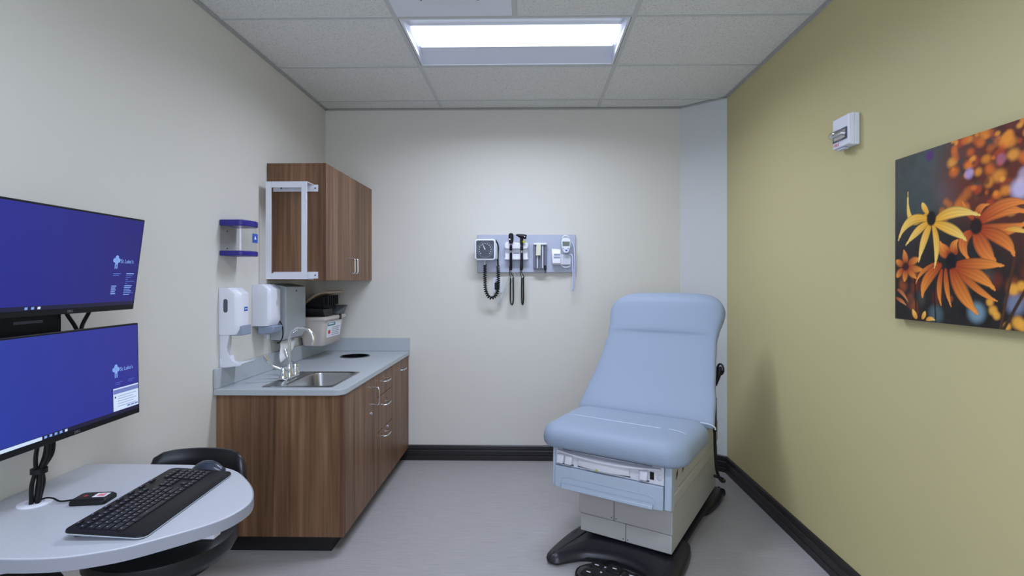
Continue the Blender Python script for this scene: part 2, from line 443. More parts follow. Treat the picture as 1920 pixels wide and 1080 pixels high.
# ------------------------------------------------------------------ ceiling lights and air diffuser
def troffer(j, label, lens, power, colour):
    x0, x1, y0, y1 = cell(1, j); x0 += .014; x1 -= .014; y0 += .014; y1 -= .014
    yc = (y0 + y1) / 2; w = y1 - y0
    t = thing('ceiling_light', label, 'ceiling light', ((x0 + x1)/2, yc, ZC))
    f = MB()
    f.box(x0, x1, y0, y0 + .012, ZC - .002, ZC + .004).box(x0, x1, y1 - .012, y1, ZC - .002, ZC + .004)
    f.box(x0, x0 + .012, y0 + .012, y1 - .012, ZC - .002, ZC + .004).box(x1 - .012, x1, y0 + .012, y1 - .012, ZC - .002, ZC + .004)
    build(f, 'frame', 'white_enamel', t)
    build(MB().box(x0, x1, y0, y1, ZC + .135, ZC + .145), 'housing', 'white_enamel', t)
    xi0, xi1 = x0 + .012, x1 - .012
    for s in (-1, 1):                                           # curved side reflectors
        pts = []
        for k in range(9):
            a = k / 8
            yy = yc + s * (w/2 - .012 - (w/2 - .012 - .120) * a); zz = ZC + .002 + .044 * math.sin(a * PI / 2)
            pts.append((yy, zz))
        back = [(yy + s * .004, zz + .004) for yy, zz in reversed(pts)]
        build(MB().prism_x(pts + back, xi0, xi1), 'reflector', 'reflector', t, smooth=True)
    for xa, xb in ((xi0, xi0 + .03), (xi1, xi1 - .03)):          # sloped end plates
        build(MB().loft([[(xa, y0 + .012, ZC + .002), (xa, y1 - .012, ZC + .002), (xb, y1 - .012, ZC + .13), (xb, y0 + .012, ZC + .13)],
                         [(xa - .003 * (1 if xb > xa else -1), y0 + .012, ZC + .002), (xa - .003 * (1 if xb > xa else -1), y1 - .012, ZC + .002),
                          (xb - .003 * (1 if xb > xa else -1), y1 - .012, ZC + .13), (xb - .003 * (1 if xb > xa else -1), y0 + .012, ZC + .13)]]), 'end_plate', 'reflector', t)
    pts = []
    for k in range(11):
        a = PI * k / 10
        pts.append((yc + .008 - .123 * math.cos(a), ZC + .044 - .016 * math.sin(a)))
    top = [(yy, ZC + .060) for yy in (yc + .131, yc - .115)]
    build(MB().prism_x(pts + top, xi0 + .02, xi1 - .02), 'lens', lens, t, smooth=True)
    la = bpy.data.lights.new('lamp', 'AREA'); la.shape = 'RECTANGLE'; la.size = xi1 - xi0 - .06; la.size_y = .23; la.spread = math.radians(158)
    la.energy = power; la.color = colour
    lo_ = bpy.data.objects.new('lamp', la); COL.objects.link(lo_); lo_.parent = t; lo_.location = (0, .008, .025)
    return t
troffer(ROW_L, 'recessed fluorescent ceiling light with a glowing white lens', 'lens', LIGHT_FRONT, LIGHT_COL)
troffer(ROW_L - 4, 'second recessed ceiling light, overhead behind the viewer', 'lens_rear', LIGHT_REAR, REAR_COL)
x0, x1, y0, y1 = -.685 + bw, -.075 - bw, RY[ROW_L-1] + bw, RY[ROW_L] - bw
t = thing('air_diffuser', 'square white air diffuser panel beside the ceiling light', 'vent', ((x0+x1)/2, (y0+y1)/2, ZC))
build(box(x0, x1, y0, y1, ZC - .004, ZC + .006), 'panel', 'white_enamel', t, bev=.002)
build(box(-.52, -.24, 2.18, 2.47, ZC - .007, ZC - .0035), 'neck', 'grey_dark', t)
build(box(-.51, -.25, 2.19, 2.46, ZC - .018, ZC - .008), 'plaque', 'white_enamel', t, bev=.003)

# ================================================================== LEFT WALL: CABINETS
CT = .85          # worktop height
Z0 = .095         # toe kick height
XF = -.965        # cabinet front plane (carcass)
def pull(t, parent, cx, cy, cz, vert, ln=.105):
    d = Vector((0, 0, 1)) if vert else Vector((0, 1, 0))
    c = Vector((cx, cy, cz)); o = Vector((.032, 0, 0))
    a, b = c - d * ln / 2, c + d * ln / 2
    e = d * .012
    path = [a, a + o * .7, a + o * .93 + e * .3, a + o + e, b + o - e, b + o * .93 - e * .3, b + o * .7, b]
    return build(MB().tube(path, .0048, 8), 'handle', 'chrome', parent, smooth=True, label='bent chrome bar handle')
def lock(parent, y, z):
    build(MB().lathe([(.011, 0), (.011, .004), (.008, .006), (0.001, .006)], (XF + .02, y, z), 14, 'x'), 'lock', 'chrome', parent, smooth=True)
G = .0018
def base_unit(name, label, y0, y1, fronts, end=False):
    t = thing(name, label, 'cabinet', ((XL + XF)/2, (y0+y1)/2, 0))
    b = MB()
    b.box(XL + .003, XF, y0, y0 + .018, Z0, CT - .03).box(XL + .003, XF, y1 - .018, y1, Z0, CT - .03)
    b.box(XL + .003, XF, y0 + .018, y1 - .018, Z0, Z0 + .018).box(XL + .003, XL + .02, y0 + .018, y1 - .018, Z0 + .018, CT - .03)
    b.box(XF - .02, XF, y0 + .018, y1 - .018, CT - .05, CT - .03)
    build(b, 'carcass', 'wood', t)
    build(box(XL + .003, XF - .06, y0 + (.03 if end else 0), y1, 0, Z0), 'toe_kick', 'black_rubber', t)
    for kind, z0, z1, hz in fronts:
        d = build(box(XF + .001, XF + .02, y0 + G, y1 - G, z0 + G, z1 - G), kind, 'wood', t, bev=.001, seg=1)
        if kind == 'door' and hz[1]: pull(t, d, XF + .02, hz[0], hz[2], True)
        elif hz[0] is not None: pull(t, d, XF + .02, hz[0], hz[2], False)
        for ly, lz in hz[3:]: lock(d, ly, lz)
    return t
YE = 2.645
top = CT - .032
c1 = base_unit('sink_cabinet', 'walnut base cabinet with one tall door under the steel sink', YE, 3.205, [('door', Z0, top, (3.135, True, .70, (3.085, .605)))], True)
build(box(XL + .003, XF, YE - .02, YE - .0005, Z0, CT - .0305), 'end_panel', 'wood', c1, bev=.001, seg=1)
build(box(XF + .0005, XF + .019, YE - .02, YE - .0005, Z0, CT - .0305), 'edge_strip', 'wood_dark', c1)
base_unit('drawer_cabinet', 'walnut base cabinet with three drawers beside the sink door', 3.207, 3.555,
          [('drawer', .672, top, (3.365, False, .755)), ('drawer', .452, .672, (3.365, False, .605)), ('drawer', Z0, .452, (3.365, False, .405, (3.44, .432)))])
base_unit('waste_cabinet', 'walnut pull-out waste cabinet against the back wall', 3.557, 4.047, [('drawer', Z0, top, (3.80, False, .752))])
# worktop with a sink cut-out and a round waste hole
ct = thing('worktop', 'grey solid-surface worktop with upstands and a round waste hole', 'countertop', (-1.27, 3.3, CT - .03))
XT = -.935
r = .05
pts = [(XL + .002, 2.60)] + [(XT - r + r * math.sin(a), 2.60 + r - r * math.cos(a)) for a in [PI/2*k/6 for k in range(7)]] + [(XT, YB - .002), (XL + .002, YB - .002)]
slab = build(MB().prism(pts, CT - .03, CT), 'slab', 'counter', ct)
SX0, SX1, SY0, SY1 = -1.385, -1.015, 2.655, 3.105
hole = (-1.27, 3.765)
def to_local(mb, o):
    inv = wm(o).inverted(); mb.v = [tuple(inv @ Vector(p)) for p in mb.v]; return mb
carve(slab, [to_local(box(SX0 + .012, SX1 - .012, SY0 + .012, SY1 - .012, CT - .1, CT + .1), ct),
             to_local(MB().lathe([(.098, -.1), (.098, .1)], (hole[0], hole[1], CT), 40), ct)])
b = slab.modifiers.new('bevel', 'BEVEL'); b.width = .003; b.segments = 2; b.limit_method = 'ANGLE'; b.angle_limit = math.radians(50)
build(box(XL + .002, XL + .016, 2.60, YB - .017, CT + .0005, CT + .102), 'upstand', 'counter', ct, bev=.002)
build(box(XL + .002, XT, YB - .016, YB - .002, CT + .0005, CT + .102), 'upstand', 'counter', ct, bev=.002)
ring = MB().loft([[(hole[0] + rr * math.cos(2*PI*j/40), hole[1] + rr * math.sin(2*PI*j/40), CT + h) for j in range(40)] for rr, h in ((.0975, -.029), (.0975, .001), (.106, .001), (.105, .003), (.094, .003), (.094, -.029))], closed=True)
build(ring, 'waste_ring', 'black_gloss', ct, smooth=True)
# bin under the hole
t = thing('waste_bin', 'dark waste bin seen through the round worktop hole', 'bin', (hole[0], hole[1], .12))
build(MB().loft([[(hole[0] + rr * math.cos(2*PI*j/24), hole[1] + rr * math.sin(2*PI*j/24), h) for j in range(24)] for rr, h in ((.10, .115), (.13, .74), (.126, .74), (.097, .12))], closed=True), 'bin_wall', 'grey_dark', t, smooth=True)
build(MB().lathe([(.0995, .115), (.0995, .1195)], (hole[0], hole[1], 0), 24), 'bin_floor', 'black', t)
# sink
sk = thing('sink', 'stainless steel drop-in sink set into the grey worktop', 'sink', ((SX0+SX1)/2, (SY0+SY1)/2, CT - .16))
bx0, bx1, by0, by1 = -1.275, -1.035, 2.685, 3.075
def ringsec(x0, x1, y0, y1, r, z): return [(x, y, z) for x, y in rrect(x0, x1, y0, y1, r, 6)]
build(MB().loft([ringsec(SX0, SX1, SY0, SY1, .012, CT + .0005), ringsec(SX0, SX1, SY0, SY1, .012, CT + .003), ringsec(SX0 + .008, SX1 - .008, SY0 + .008, SY1 - .008, .01, CT + .005),
                 ringsec(bx0 - .012, bx1 + .012, by0 - .012, by1 + .012, .055, CT + .005), ringsec(bx0 - .004, bx1 + .004, by0 - .004, by1 + .004, .05, CT + .001)], cap=False), 'rim', 'steel', sk, smooth=True)
build(MB().loft([ringsec(bx0 - .004, bx1 + .004, by0 - .004, by1 + .004, .05, CT + .001), ringsec(bx0, bx1, by0, by1, .048, CT - .008), ringsec(bx0 + .012, bx1 - .012, by0 + .012, by1 - .012, .045, CT - .135),
                 ringsec(bx0 + .035, bx1 - .035, by0 + .035, by1 - .035, .04, CT - .155), ringsec(-1.16, -1.15, 2.875, 2.885, .004, CT - .158)], cap=False), 'bowl', 'steel', sk, smooth=True)
build(MB().lathe([(.001, .0), (.038, 0), (.038, .003), (.028, .001), (.001, -.004)], (-1.155, 2.88, CT - .157), 20), 'drain', 'chrome', sk, smooth=True)
# faucet
fx, fy = -1.345, 2.89
fa = thing('faucet', 'chrome gooseneck faucet with wrist blade handles at the sink', 'faucet', (fx, fy, CT + .005))
zb = CT + .0055
build(MB().prism(rrect(fx - .028, fx + .028, fy - .085, fy + .085, .024), zb, zb + .012), 'base_plate', 'chrome', fa, bev=.004)
arc = [(fx, fy, zb + .01), (fx, fy, zb + .205)]
for k in range(13):
    a = PI * k / 12 * 1.08
    arc.append((fx + .068 - .068 * math.cos(a), fy, zb + .212 + .068 * math.sin(a)))
build(MB().tube(arc, .0092, 12), 'spout', 'chrome', fa, smooth=True)
build(MB().lathe([(.024, .010), (.024, .03), (.018, .04), (.018, .055), (.014, .06), (.012, .075), (.001, .075)], (fx, fy, zb), 18), 'spout_collar', 'chrome', fa, smooth=True)
e = Vector(arc[-1]); e2 = Vector(arc[-2]); d = (e - e2).normalized()
build(MB().tube([e - d * .004, e + d * .012], .0125, 12), 'aerator', 'chrome', fa, smooth=True)
for s in (-1, 1):
    hy = fy + s * .072
    h = build(MB().lathe([(.023, .010), (.023, .024), (.017, .034), (.015, .052), (.019, .056), (.017, .068), (.001, .070)], (fx, hy, zb), 18), 'valve', 'chrome', fa, smooth=True)
    P = [(fx, hy, zb + .06), (fx - .018, hy + s * .012, zb + .066), (fx - .05, hy + s * .03, zb + .085), (fx - .072, hy + s * .042, zb + .125), (fx - .078, hy + s * .045, zb + .145)]
    build(MB().tube(bez(P, 5), [.009]*5 + [.0075]*8 + [.012]*8, 8), 'blade_handle', 'chrome', h, smooth=True)

# upper cabinet
UZ0, UZ1, UY0, UXF = 1.40, 2.113, 3.137, -1.255
uc = thing('wall_cabinet', 'walnut wall cabinet with two doors above the worktop', 'cabinet', (-1.42, 3.59, UZ0))
b = MB().box(XL + .002, UXF, UY0, UY0 + .018, UZ0, UZ1).box(XL + .002, UXF, YB - .02, YB - .002, UZ0, UZ1).box(XL + .002, UXF, UY0 + .018, YB - .02, UZ0 + .0, UZ0 + .018)
b.box(XL + .002, UXF, UY0 + .018, YB - .02, UZ1 - .018, UZ1).box(XL + .002, XL + .012, UY0 + .018, YB - .02, UZ0 + .018, UZ1 - .018)
build(b, 'carcass', 'wood', uc)
ym = (UY0 + YB) / 2 + .0
for y0, y1, hy in ((UY0 + .001, ym - G, ym - .03), (ym + G, YB - .004, ym + .03)):
    d = build(box(UXF + .001, UXF + .02, y0, y1, UZ0 + .001, UZ1 - .001), 'door', 'wood', uc, bev=.001, seg=1)
    pull(uc, d, UXF + .02, hy, UZ0 + .10, True, .10)
build(box(UXF + .0005, UXF + .0195, UY0 - .0035, UY0 + .0005, UZ0, UZ1), 'edge_strip', 'wood_dark', uc)

# white frame (glove box holder) on the cabinet's end
gh = thing('glove_box_holder', 'empty white wire-frame glove box holder on the wall cabinet end', 'holder', (-1.44, UY0 - .05, UZ0))
hx0, hx1, hz0, hz1, yf, yb = -1.558, -1.312, 1.408, 1.985, UY0 - .095, UY0 - .001
fw = .034
m = MB().box(hx0, hx0 + fw, yf, yf + .004, hz0, hz1).box(hx1 - fw, hx1, yf, yf + .004, hz0, hz1)
m.box(hx0 + fw, hx1 - fw, yf, yf + .004, hz0, hz0 + .036).box(hx0 + fw, hx1 - fw, yf, yf + .004, hz1 - .036, hz1)
build(m, 'front_frame', 'white', gh, bev=.001, seg=1)
build(box(hx0, hx1, yf + .004, yb, hz1 - .003, hz1), 'top_plate', 'white', gh)
build(box(hx0, hx1, yf + .004, yb, hz0, hz0 + .003), 'bottom_plate', 'white', gh)
for z0, z1 in ((hz1 - .045, hz1 - .004), (hz0 + .004, hz0 + .045)):
    tb = build(box(hx0, hx1 + .028, yb - .003, yb, z0, z1), 'mounting_strip', 'white', gh, bev=.001, seg=1)
    for sx in (hx0 + .05, hx1 + .012):
        build(MB().lathe([(.005, 0), (.005, .002), (.001, .003)], (sx, yb - .003, (z0+z1)/2), 10, 'y'), 'screw', 'grey_dark', tb)

# clear dispenser with blue rims
cd = thing('mask_dispenser', 'empty clear dispenser with dark blue top and bottom rims on left wall', 'dispenser', (XL + .05, 2.74, 1.53))
def dshape(off, y0=2.652, wid=.165, dep=.142):
    pts = [(XL + .001, y0 + off)]
    for k in range(15):
        a = -PI/2 + PI * k / 14
        pts.append((XL + dep - .045 + (.045 - off) * math.cos(a), y0 + wid/2 + (wid/2 - off) * math.sin(a)))
    pts.append((XL + .001, y0 + wid - off)); return pts
build(MB().prism(dshape(0), 1.684, 1.715), 'top_rim', 'navy', cd, bev=.004)
build(MB().prism(dshape(0), 1.529, 1.555), 'bottom_rim', 'navy', cd, bev=.004)
o_, i_ = dshape(.004), dshape(.006)
build(MB().loft([[(x, y, z) for x, y in q] for q, z in ((o_, 1.5552), (o_, 1.6838), (i_, 1.6838), (i_, 1.5552))], closed=True, cap=False), 'clear_wall', 'clear', cd, smooth=True)
lb = build(MB().prism_x([(2.715, 1.60), (2.765, 1.60), (2.765, 1.648), (2.715, 1.648)], XL + .1395, XL + .1415), 'label_plate', 'blue_label', cd)
build(MB().prism_x([(2.729, 1.618), (2.751, 1.618), (2.740, 1.638)], XL + .1416, XL + .1422), 'label_mark', 'white_print', lb)
for z in (1.66, 1.57):
    build(MB().lathe([(.005, 0), (.004, .003), (.001, .003)], (XL + .002, 2.72, z), 10, 'x'), 'screw', 'grey_dark', cd)

# hand sanitizer dispenser with drip tray
def body_loft(y0, y1, z0, z1, dep, rz, rr, wall=XL + .001):
    secs = []
    steps = 8
    for k in range(steps + 1):
        a = k / steps; z = z0 + (z1 - z0) * a
        ef = 1.0
        if z > z1 - rz: ef = math.sqrt(max(0.0, 1 - ((z - (z1 - rz)) / rz) ** 2)) * .35 + .65
        if z < z0 + rz: ef = min(ef, math.sqrt(max(0.0, 1 - ((z0 + rz - z) / rz) ** 2)) * .15 + .85)
        d = dep * ef; pts = [(wall, y0, z)]
        n = 6
        for q in range(n + 1):
            t_ = PI/2 * q / n; pts.append((wall + d - rr + rr * math.sin(t_), y0 + rr - rr * math.cos(t_), z))
        for q in range(n + 1):
            t_ = PI/2 * q / n; pts.append((wall + d - rr + rr * math.cos(t_), y1 - rr + rr * math.sin(t_), z))
        pts.append((wall, y1, z)); secs.append(pts)
    return MB().loft(secs)
sd = thing('sanitizer_dispenser', 'white hand sanitizer dispenser with drip tray below it', 'dispenser', (XL + .05, 2.71, .95))
build(body_loft(2.648, 2.768, 1.12, 1.362, .108, .03, .04), 'housing', 'white', sd, smooth=True)
build(MB().loft([[(x, 2.6472, z) for x, z in rrect(-1.575, -1.553, 1.235, 1.305, .011)], [(x, 2.6495, z) for x, z in rrect(-1.575, -1.553, 1.235, 1.305, .011)]]), 'level_window', 'grey_dark', sd)
build(MB().prism_y([(-1.555, 1.115), (-1.485, 1.115), (-1.485, 1.168), (-1.515, 1.158), (-1.54, 1.135)], 2.665, 2.75), 'push_lever', 'lever', sd, bev=.004)
lb = build(box(XL + .1085, XL + .1095, 2.69, 2.725, 1.24, 1.262), 'label_plate', 'blue_label', sd)
build(box(XL + .1096, XL + .1099, 2.694, 2.721, 1.249, 1.253), 'label_line', 'white_print', lb)
build(box(XL + .001, XL + .006, 2.662, 2.745, .985, 1.12), 'back_plate', 'white', sd, bev=.002)
gus = [(XL + .001, .952), (XL + .03, .950), (XL + .11, .962), (XL + .11, .970)] + [(XL + .11 - .072 * math.sin(a), 1.055 - .085 * math.cos(a)) for a in [PI/2 * k / 8 for k in range(9)]] + [(XL + .05, 1.12), (XL + .001, 1.12)]
build(MB().prism_y(gus, 2.6555, 2.6615), 'side_gusset', 'white', sd)
tray = [(XL + .001, 1.00), (XL + .006, 1.00), (XL + .012, .972), (XL + .035, .962), (XL + .11, .972), (XL + .12, .978), (XL + .12, .972), (XL + .11, .960), (XL + .03, .950), (XL + .001, .952)]
build(MB().prism_y(tray, 2.652, 2.775), 'drip_tray', 'white', sd, smooth=True, bev=.002)
# soap dispenser
so = thing('soap_dispenser', 'white soap dispenser with blue-grey push bar, right of the sanitizer', 'dispenser', (XL + .05, 3.04, 1.11))
build(body_loft(2.968, 3.105, 1.137, 1.378, .106, .022, .022), 'housing', 'white', so, smooth=True)
build(MB().prism_y([(-1.575, 1.085), (-1.49, 1.095), (-1.478, 1.135), (-1.575, 1.136)], 2.985, 3.095), 'push_bar', 'lever', so, bev=.006)
build(MB().lathe([(.013, 0), (.013, .0015), (.010, .002), (.001, .002)], (XL + .107, 3.045, 1.27), 16, 'x', sx=.7, sy=1.4), 'oval_mark', 'grey_light', so)
build(MB().lathe([(.012, 1.06), (.014, 1.085), (.001, 1.0855)], (-1.54, 3.03, 0), 12), 'nozzle', 'grey_light', so, smooth=True)
# paper towel dispenser
pt = thing('towel_dispenser', 'grey metal paper towel dispenser under the wall cabinet', 'dispenser', (XL + .05, 3.32, 1.03))
build(MB().prism_y([(XL + .001, 1.03), (XL + .075, 1.03), (XL + .10, 1.075), (XL + .10, 1.362), (XL + .001, 1.382)], 3.178, 3.458), 'cover', 'grey_metal', pt, bev=.004)
build(MB().lathe([(.006, 0), (.006, .003), (.001, .004)], (XL + .10, 3.32, 1.335), 12, 'x'), 'lock', 'grey_dark', pt)
build(box(XL + .012, XL + .062, 3.20, 3.436, 1.0255, 1.031), 'slot', 'dark', pt)
mb = MB(); vs = []
for i in range(7):
    a = i / 6
    yl, zl = 3.215 - .05 * a, 1.030 - .135 * a ** 1.1; yr, zr = 3.425 - .07 * a, 1.030 - .070 * a
    for q in range(5):
        b_ = q / 4
        vs.append((XL + .038 + .035 * a + .006 * math.sin(b_ * 5 + i), yl + (yr - yl) * b_, zl + (zr - zl) * b_))
mb.add(vs, [(i*5+q, i*5+q+1, i*5+q+6, i*5+q+5) for i in range(6) for q in range(4)])
p = build(mb, 'paper_towel', 'paper', pt, smooth=True)
sol = p.modifiers.new('solid', 'SOLIDIFY'); sol.thickness = .0008
# black U hook between soap and towel dispensers
hk = MB().tube(bez([(XL + .004, 3.155, 1.16), (XL + .05, 3.155, 1.16), (XL + .085, 3.155, 1.13), (XL + .09, 3.155, 1.06), (XL + .07, 3.155, 1.02), (XL + .055, 3.155, 1.02)], 6), .0035, 6)
solo(hk, 'wall_hook', 'black', 'thin black hook between the soap and towel dispensers', 'hook', smooth=True)

# sharps container on a wall bracket
sc = thing('sharps_container', 'beige sharps container with open black lid flaps above worktop', 'sharps container', (-1.5, 3.70, .94))
def ssec(x0, x1, y0, y1, r, z): return [(x, y, z) for x, y in rrect(x0, x1, y0, y1, r, 4)]
build(MB().loft([ssec(XL + .03, -1.432, 3.575, 3.885, .03, .945), ssec(XL + .024, -1.422, 3.565, 3.895, .03, .955), ssec(XL + .012, -1.405, 3.54, 3.915, .025, 1.125)]), 'bin', 'beige', sc, smooth=True)
build(MB().loft([ssec(XL + .004, -1.393, 3.53, 3.925, .03, 1.122), ssec(XL + .004, -1.388, 3.525, 3.93, .03, 1.128), ssec(XL + .004, -1.388, 3.525, 3.93, .03, 1.146), ssec(XL + .008, -1.395, 3.532, 3.922, .03, 1.150)]), 'rim', 'beige', sc, smooth=True)
# black sloped tray flaps
build(MB().loft([[(-1.57, 3.56, 1.15), (-1.41, 3.56, 1.15), (-1.41, 3.70, 1.15), (-1.57, 3.70, 1.15)], [(-1.585, 3.50, 1.215), (-1.40, 3.49, 1.205), (-1.41, 3.70, 1.20), (-1.585, 3.70, 1.215)]]), 'flap', 'black', sc, bev=.003)
build(MB().loft([[(-1.57, 3.76, 1.15), (-1.405, 3.76, 1.15), (-1.405, 3.91, 1.15), (-1.57, 3.91, 1.15)], [(-1.57, 3.74, 1.175), (-1.40, 3.74, 1.17), (-1.39, 3.955, 1.215), (-1.57, 3.955, 1.215)]]), 'flap', 'grey_dark', sc, bev=.003)
build(MB().loft([[(-1.58, 3.64, 1.15), (-1.45, 3.64, 1.15), (-1.45, 3.86, 1.15), (-1.58, 3.86, 1.15)], [(-1.59, 3.64, 1.255), (-1.45, 3.63, 1.285), (-1.44, 3.86, 1.285), (-1.59, 3.86, 1.255)]]), 'chute', 'dark', sc, bev=.003)
lid = []
for k in range(9):
    a = k / 8
    lid.append([(XL + .014 + .185 * a, y, 1.222 + .088 * math.sin(a * 1.75) + dz) for y, dz in ((3.60, 0), (3.89, 0), (3.89, .016), (3.60, .016))])
build(MB().loft(lid), 'lid', 'beige_dark', sc, smooth=True, bev=.003)
for k in range(6):
    yy = 3.665 + k * .037
    build(box(-1.47, -1.43, yy, yy + .012, 1.225, 1.292), 'lid_rib', 'black', sc)
build(box(-1.394, -1.384, 3.775, 3.805, 1.118, 1.156), 'latch', 'black', sc)
def on_bin(y, z): return -1.405 - (1.125 - z) / .17 * .017 + .0008
lb = build(MB().add([(on_bin(0, z) + dx, y, z) for dx in (0, .0006) for y, z in ((3.60, 1.0), (3.855, 1.0), (3.855, 1.112), (3.60, 1.112))],
      [(0, 3, 2, 1), (4, 5, 6, 7), (0, 1, 5, 4), (1, 2, 6, 5), (2, 3, 7, 6), (3, 0, 4, 7)]), 'label_plate', 'white_print', sc)
build(box(on_bin(0, 1.095) - .001, on_bin(0, 1.095) + .0014, 3.605, 3.74, 1.082, 1.107), 'label_band', 'teal_print', lb)
build(MB().lathe([(.021, 0), (.021, .0016), (.001, .0018)], (on_bin(0, 1.04), 3.64, 1.043), 18, 'x'), 'biohazard_spot', 'red_print', lb)
for k in range(5):
    zz = 1.066 - k * .013
    build(box(on_bin(0, zz) - .001, on_bin(0, zz) + .0012, 3.69, 3.83 - .02 * (k % 2), zz - .002, zz + .0015), 'label_line', 'grey_print', lb)
build(box(on_bin(0, 1.095) + .0015, on_bin(0, 1.095) + .002, 3.615, 3.72, 1.091, 1.098), 'label_line', 'white_print', lb)
build(box(XL + .001, XL + .012, 3.60, 3.86, 1.0, 1.12), 'wall_bracket', 'grey_light', sc)

# ================================================================== BACK WALL: DIAGNOSTIC BOARD
YW = YB - .001
bd = solo(MB().prism_y(rrect(-.405, .354, 1.462, 1.755, .004, 2), YW - .026, YW), 'diagnostic_board', 'board', 'long blue-grey mounting board for instruments on the back wall', 'wall board', bev=.003)
YF = YW - .0265
# pressure gauge
bg = thing('pressure_gauge', 'square black dial blood pressure gauge at left of the board', 'blood pressure gauge', (-.33, YF - .04, 1.55))
build(box(-.375, -.245, YF - .06, YF - .0005, 1.562, 1.688), 'mount_box', 'grey_light', bg, bev=.006)
gx0, gx1, gz0, gz1 = -.416, -.256, 1.553, 1.715
build(MB().prism_y(rrect(gx0, gx1, gz0, gz1, .022), YF - .10, YF - .0605), 'case', 'white', bg, bev=.006)
fc = build(MB().prism_y(rrect(gx0 + .013, gx1 - .013, gz0 + .013, gz1 - .013, .010), YF - .1025, YF - .1005), 'dial', mat('dial_face', S(44, 52, 60), 0.3), bg)
gc = ((gx0 + gx1) / 2, (gz0 + gz1) / 2)
rg = MB().loft([[(gc[0] + r_ * math.cos(2*PI*j/32), y_, gc[1] + r_ * math.sin(2*PI*j/32)) for j in range(32)] for r_, y_ in ((.060, YF - .1025), (.060, YF - .1035), (.057, YF - .1035), (.057, YF - .1025))], closed=True)
build(rg, 'dial_ring', 'grey_print', fc)
for k in range(13):
    a = math.radians(-130 + 260 * k / 12); x = gc[0] + .045 * math.sin(a); z = gc[1] + .045 * math.cos(a)
    build(MB().lathe([(.0042, 0), (.0042, .0008), (.001, .0009)], (x, YF - .1026, z), 8, 'y'), 'dial_number', 'grey_light', fc)
build(MB().add([(gc[0] - .004, YF - .1032, gc[1]), (gc[0] + .004, YF - .1032, gc[1]), (gc[0] - .018, YF - .1032, gc[1] + .042), (gc[0] - .020, YF - .1032, gc[1] + .041),
                (gc[0] - .004, YF - .1042, gc[1]), (gc[0] + .004, YF - .1042, gc[1]), (gc[0] - .018, YF - .1042, gc[1] + .042), (gc[0] - .020, YF - .1042, gc[1] + .041)],
      [(0,1,2,3), (7,6,5,4), (0,4,5,1), (1,5,6,2), (2,6,7,3), (3,7,4,0)]), 'needle', 'white_print', fc)
build(MB().tube([(gx0 + .075, YF - .07, gz0), (gx0 + .075, YF - .07, gz0 - .035)], .005, 8), 'hose_stem', 'grey_light', bg, smooth=True)
hx = gx0 + .076
core = bez([(hx, YF - .07, gz0 - .03), (hx, YF - .07, 1.42), (hx + .004, YF - .065, 1.33), (hx + .03, YF - .06, 1.275), (hx + .062, YF - .055, 1.27), (hx + .092, YF - .05, 1.31), (hx + .100, YF - .045, 1.38), (hx + .10, YF - .04, 1.47), (hx + .098, YF - .03, 1.515)], 8)
build(MB().tube(helix(core, .0105, 34, 8), .0042, 5), 'coiled_hose', 'black', bg, smooth=True)
build(MB().tube(bez([(hx + .098, YF - .03, 1.51), (hx + .095, YF - .03, 1.58), (hx + .10, YF - .055, 1.66), (hx + .082, YF - .05, 1.705), (hx + .078, YF - .03, 1.69)], 6), .006, 8), 'hose_end', 'black', bg, smooth=True)
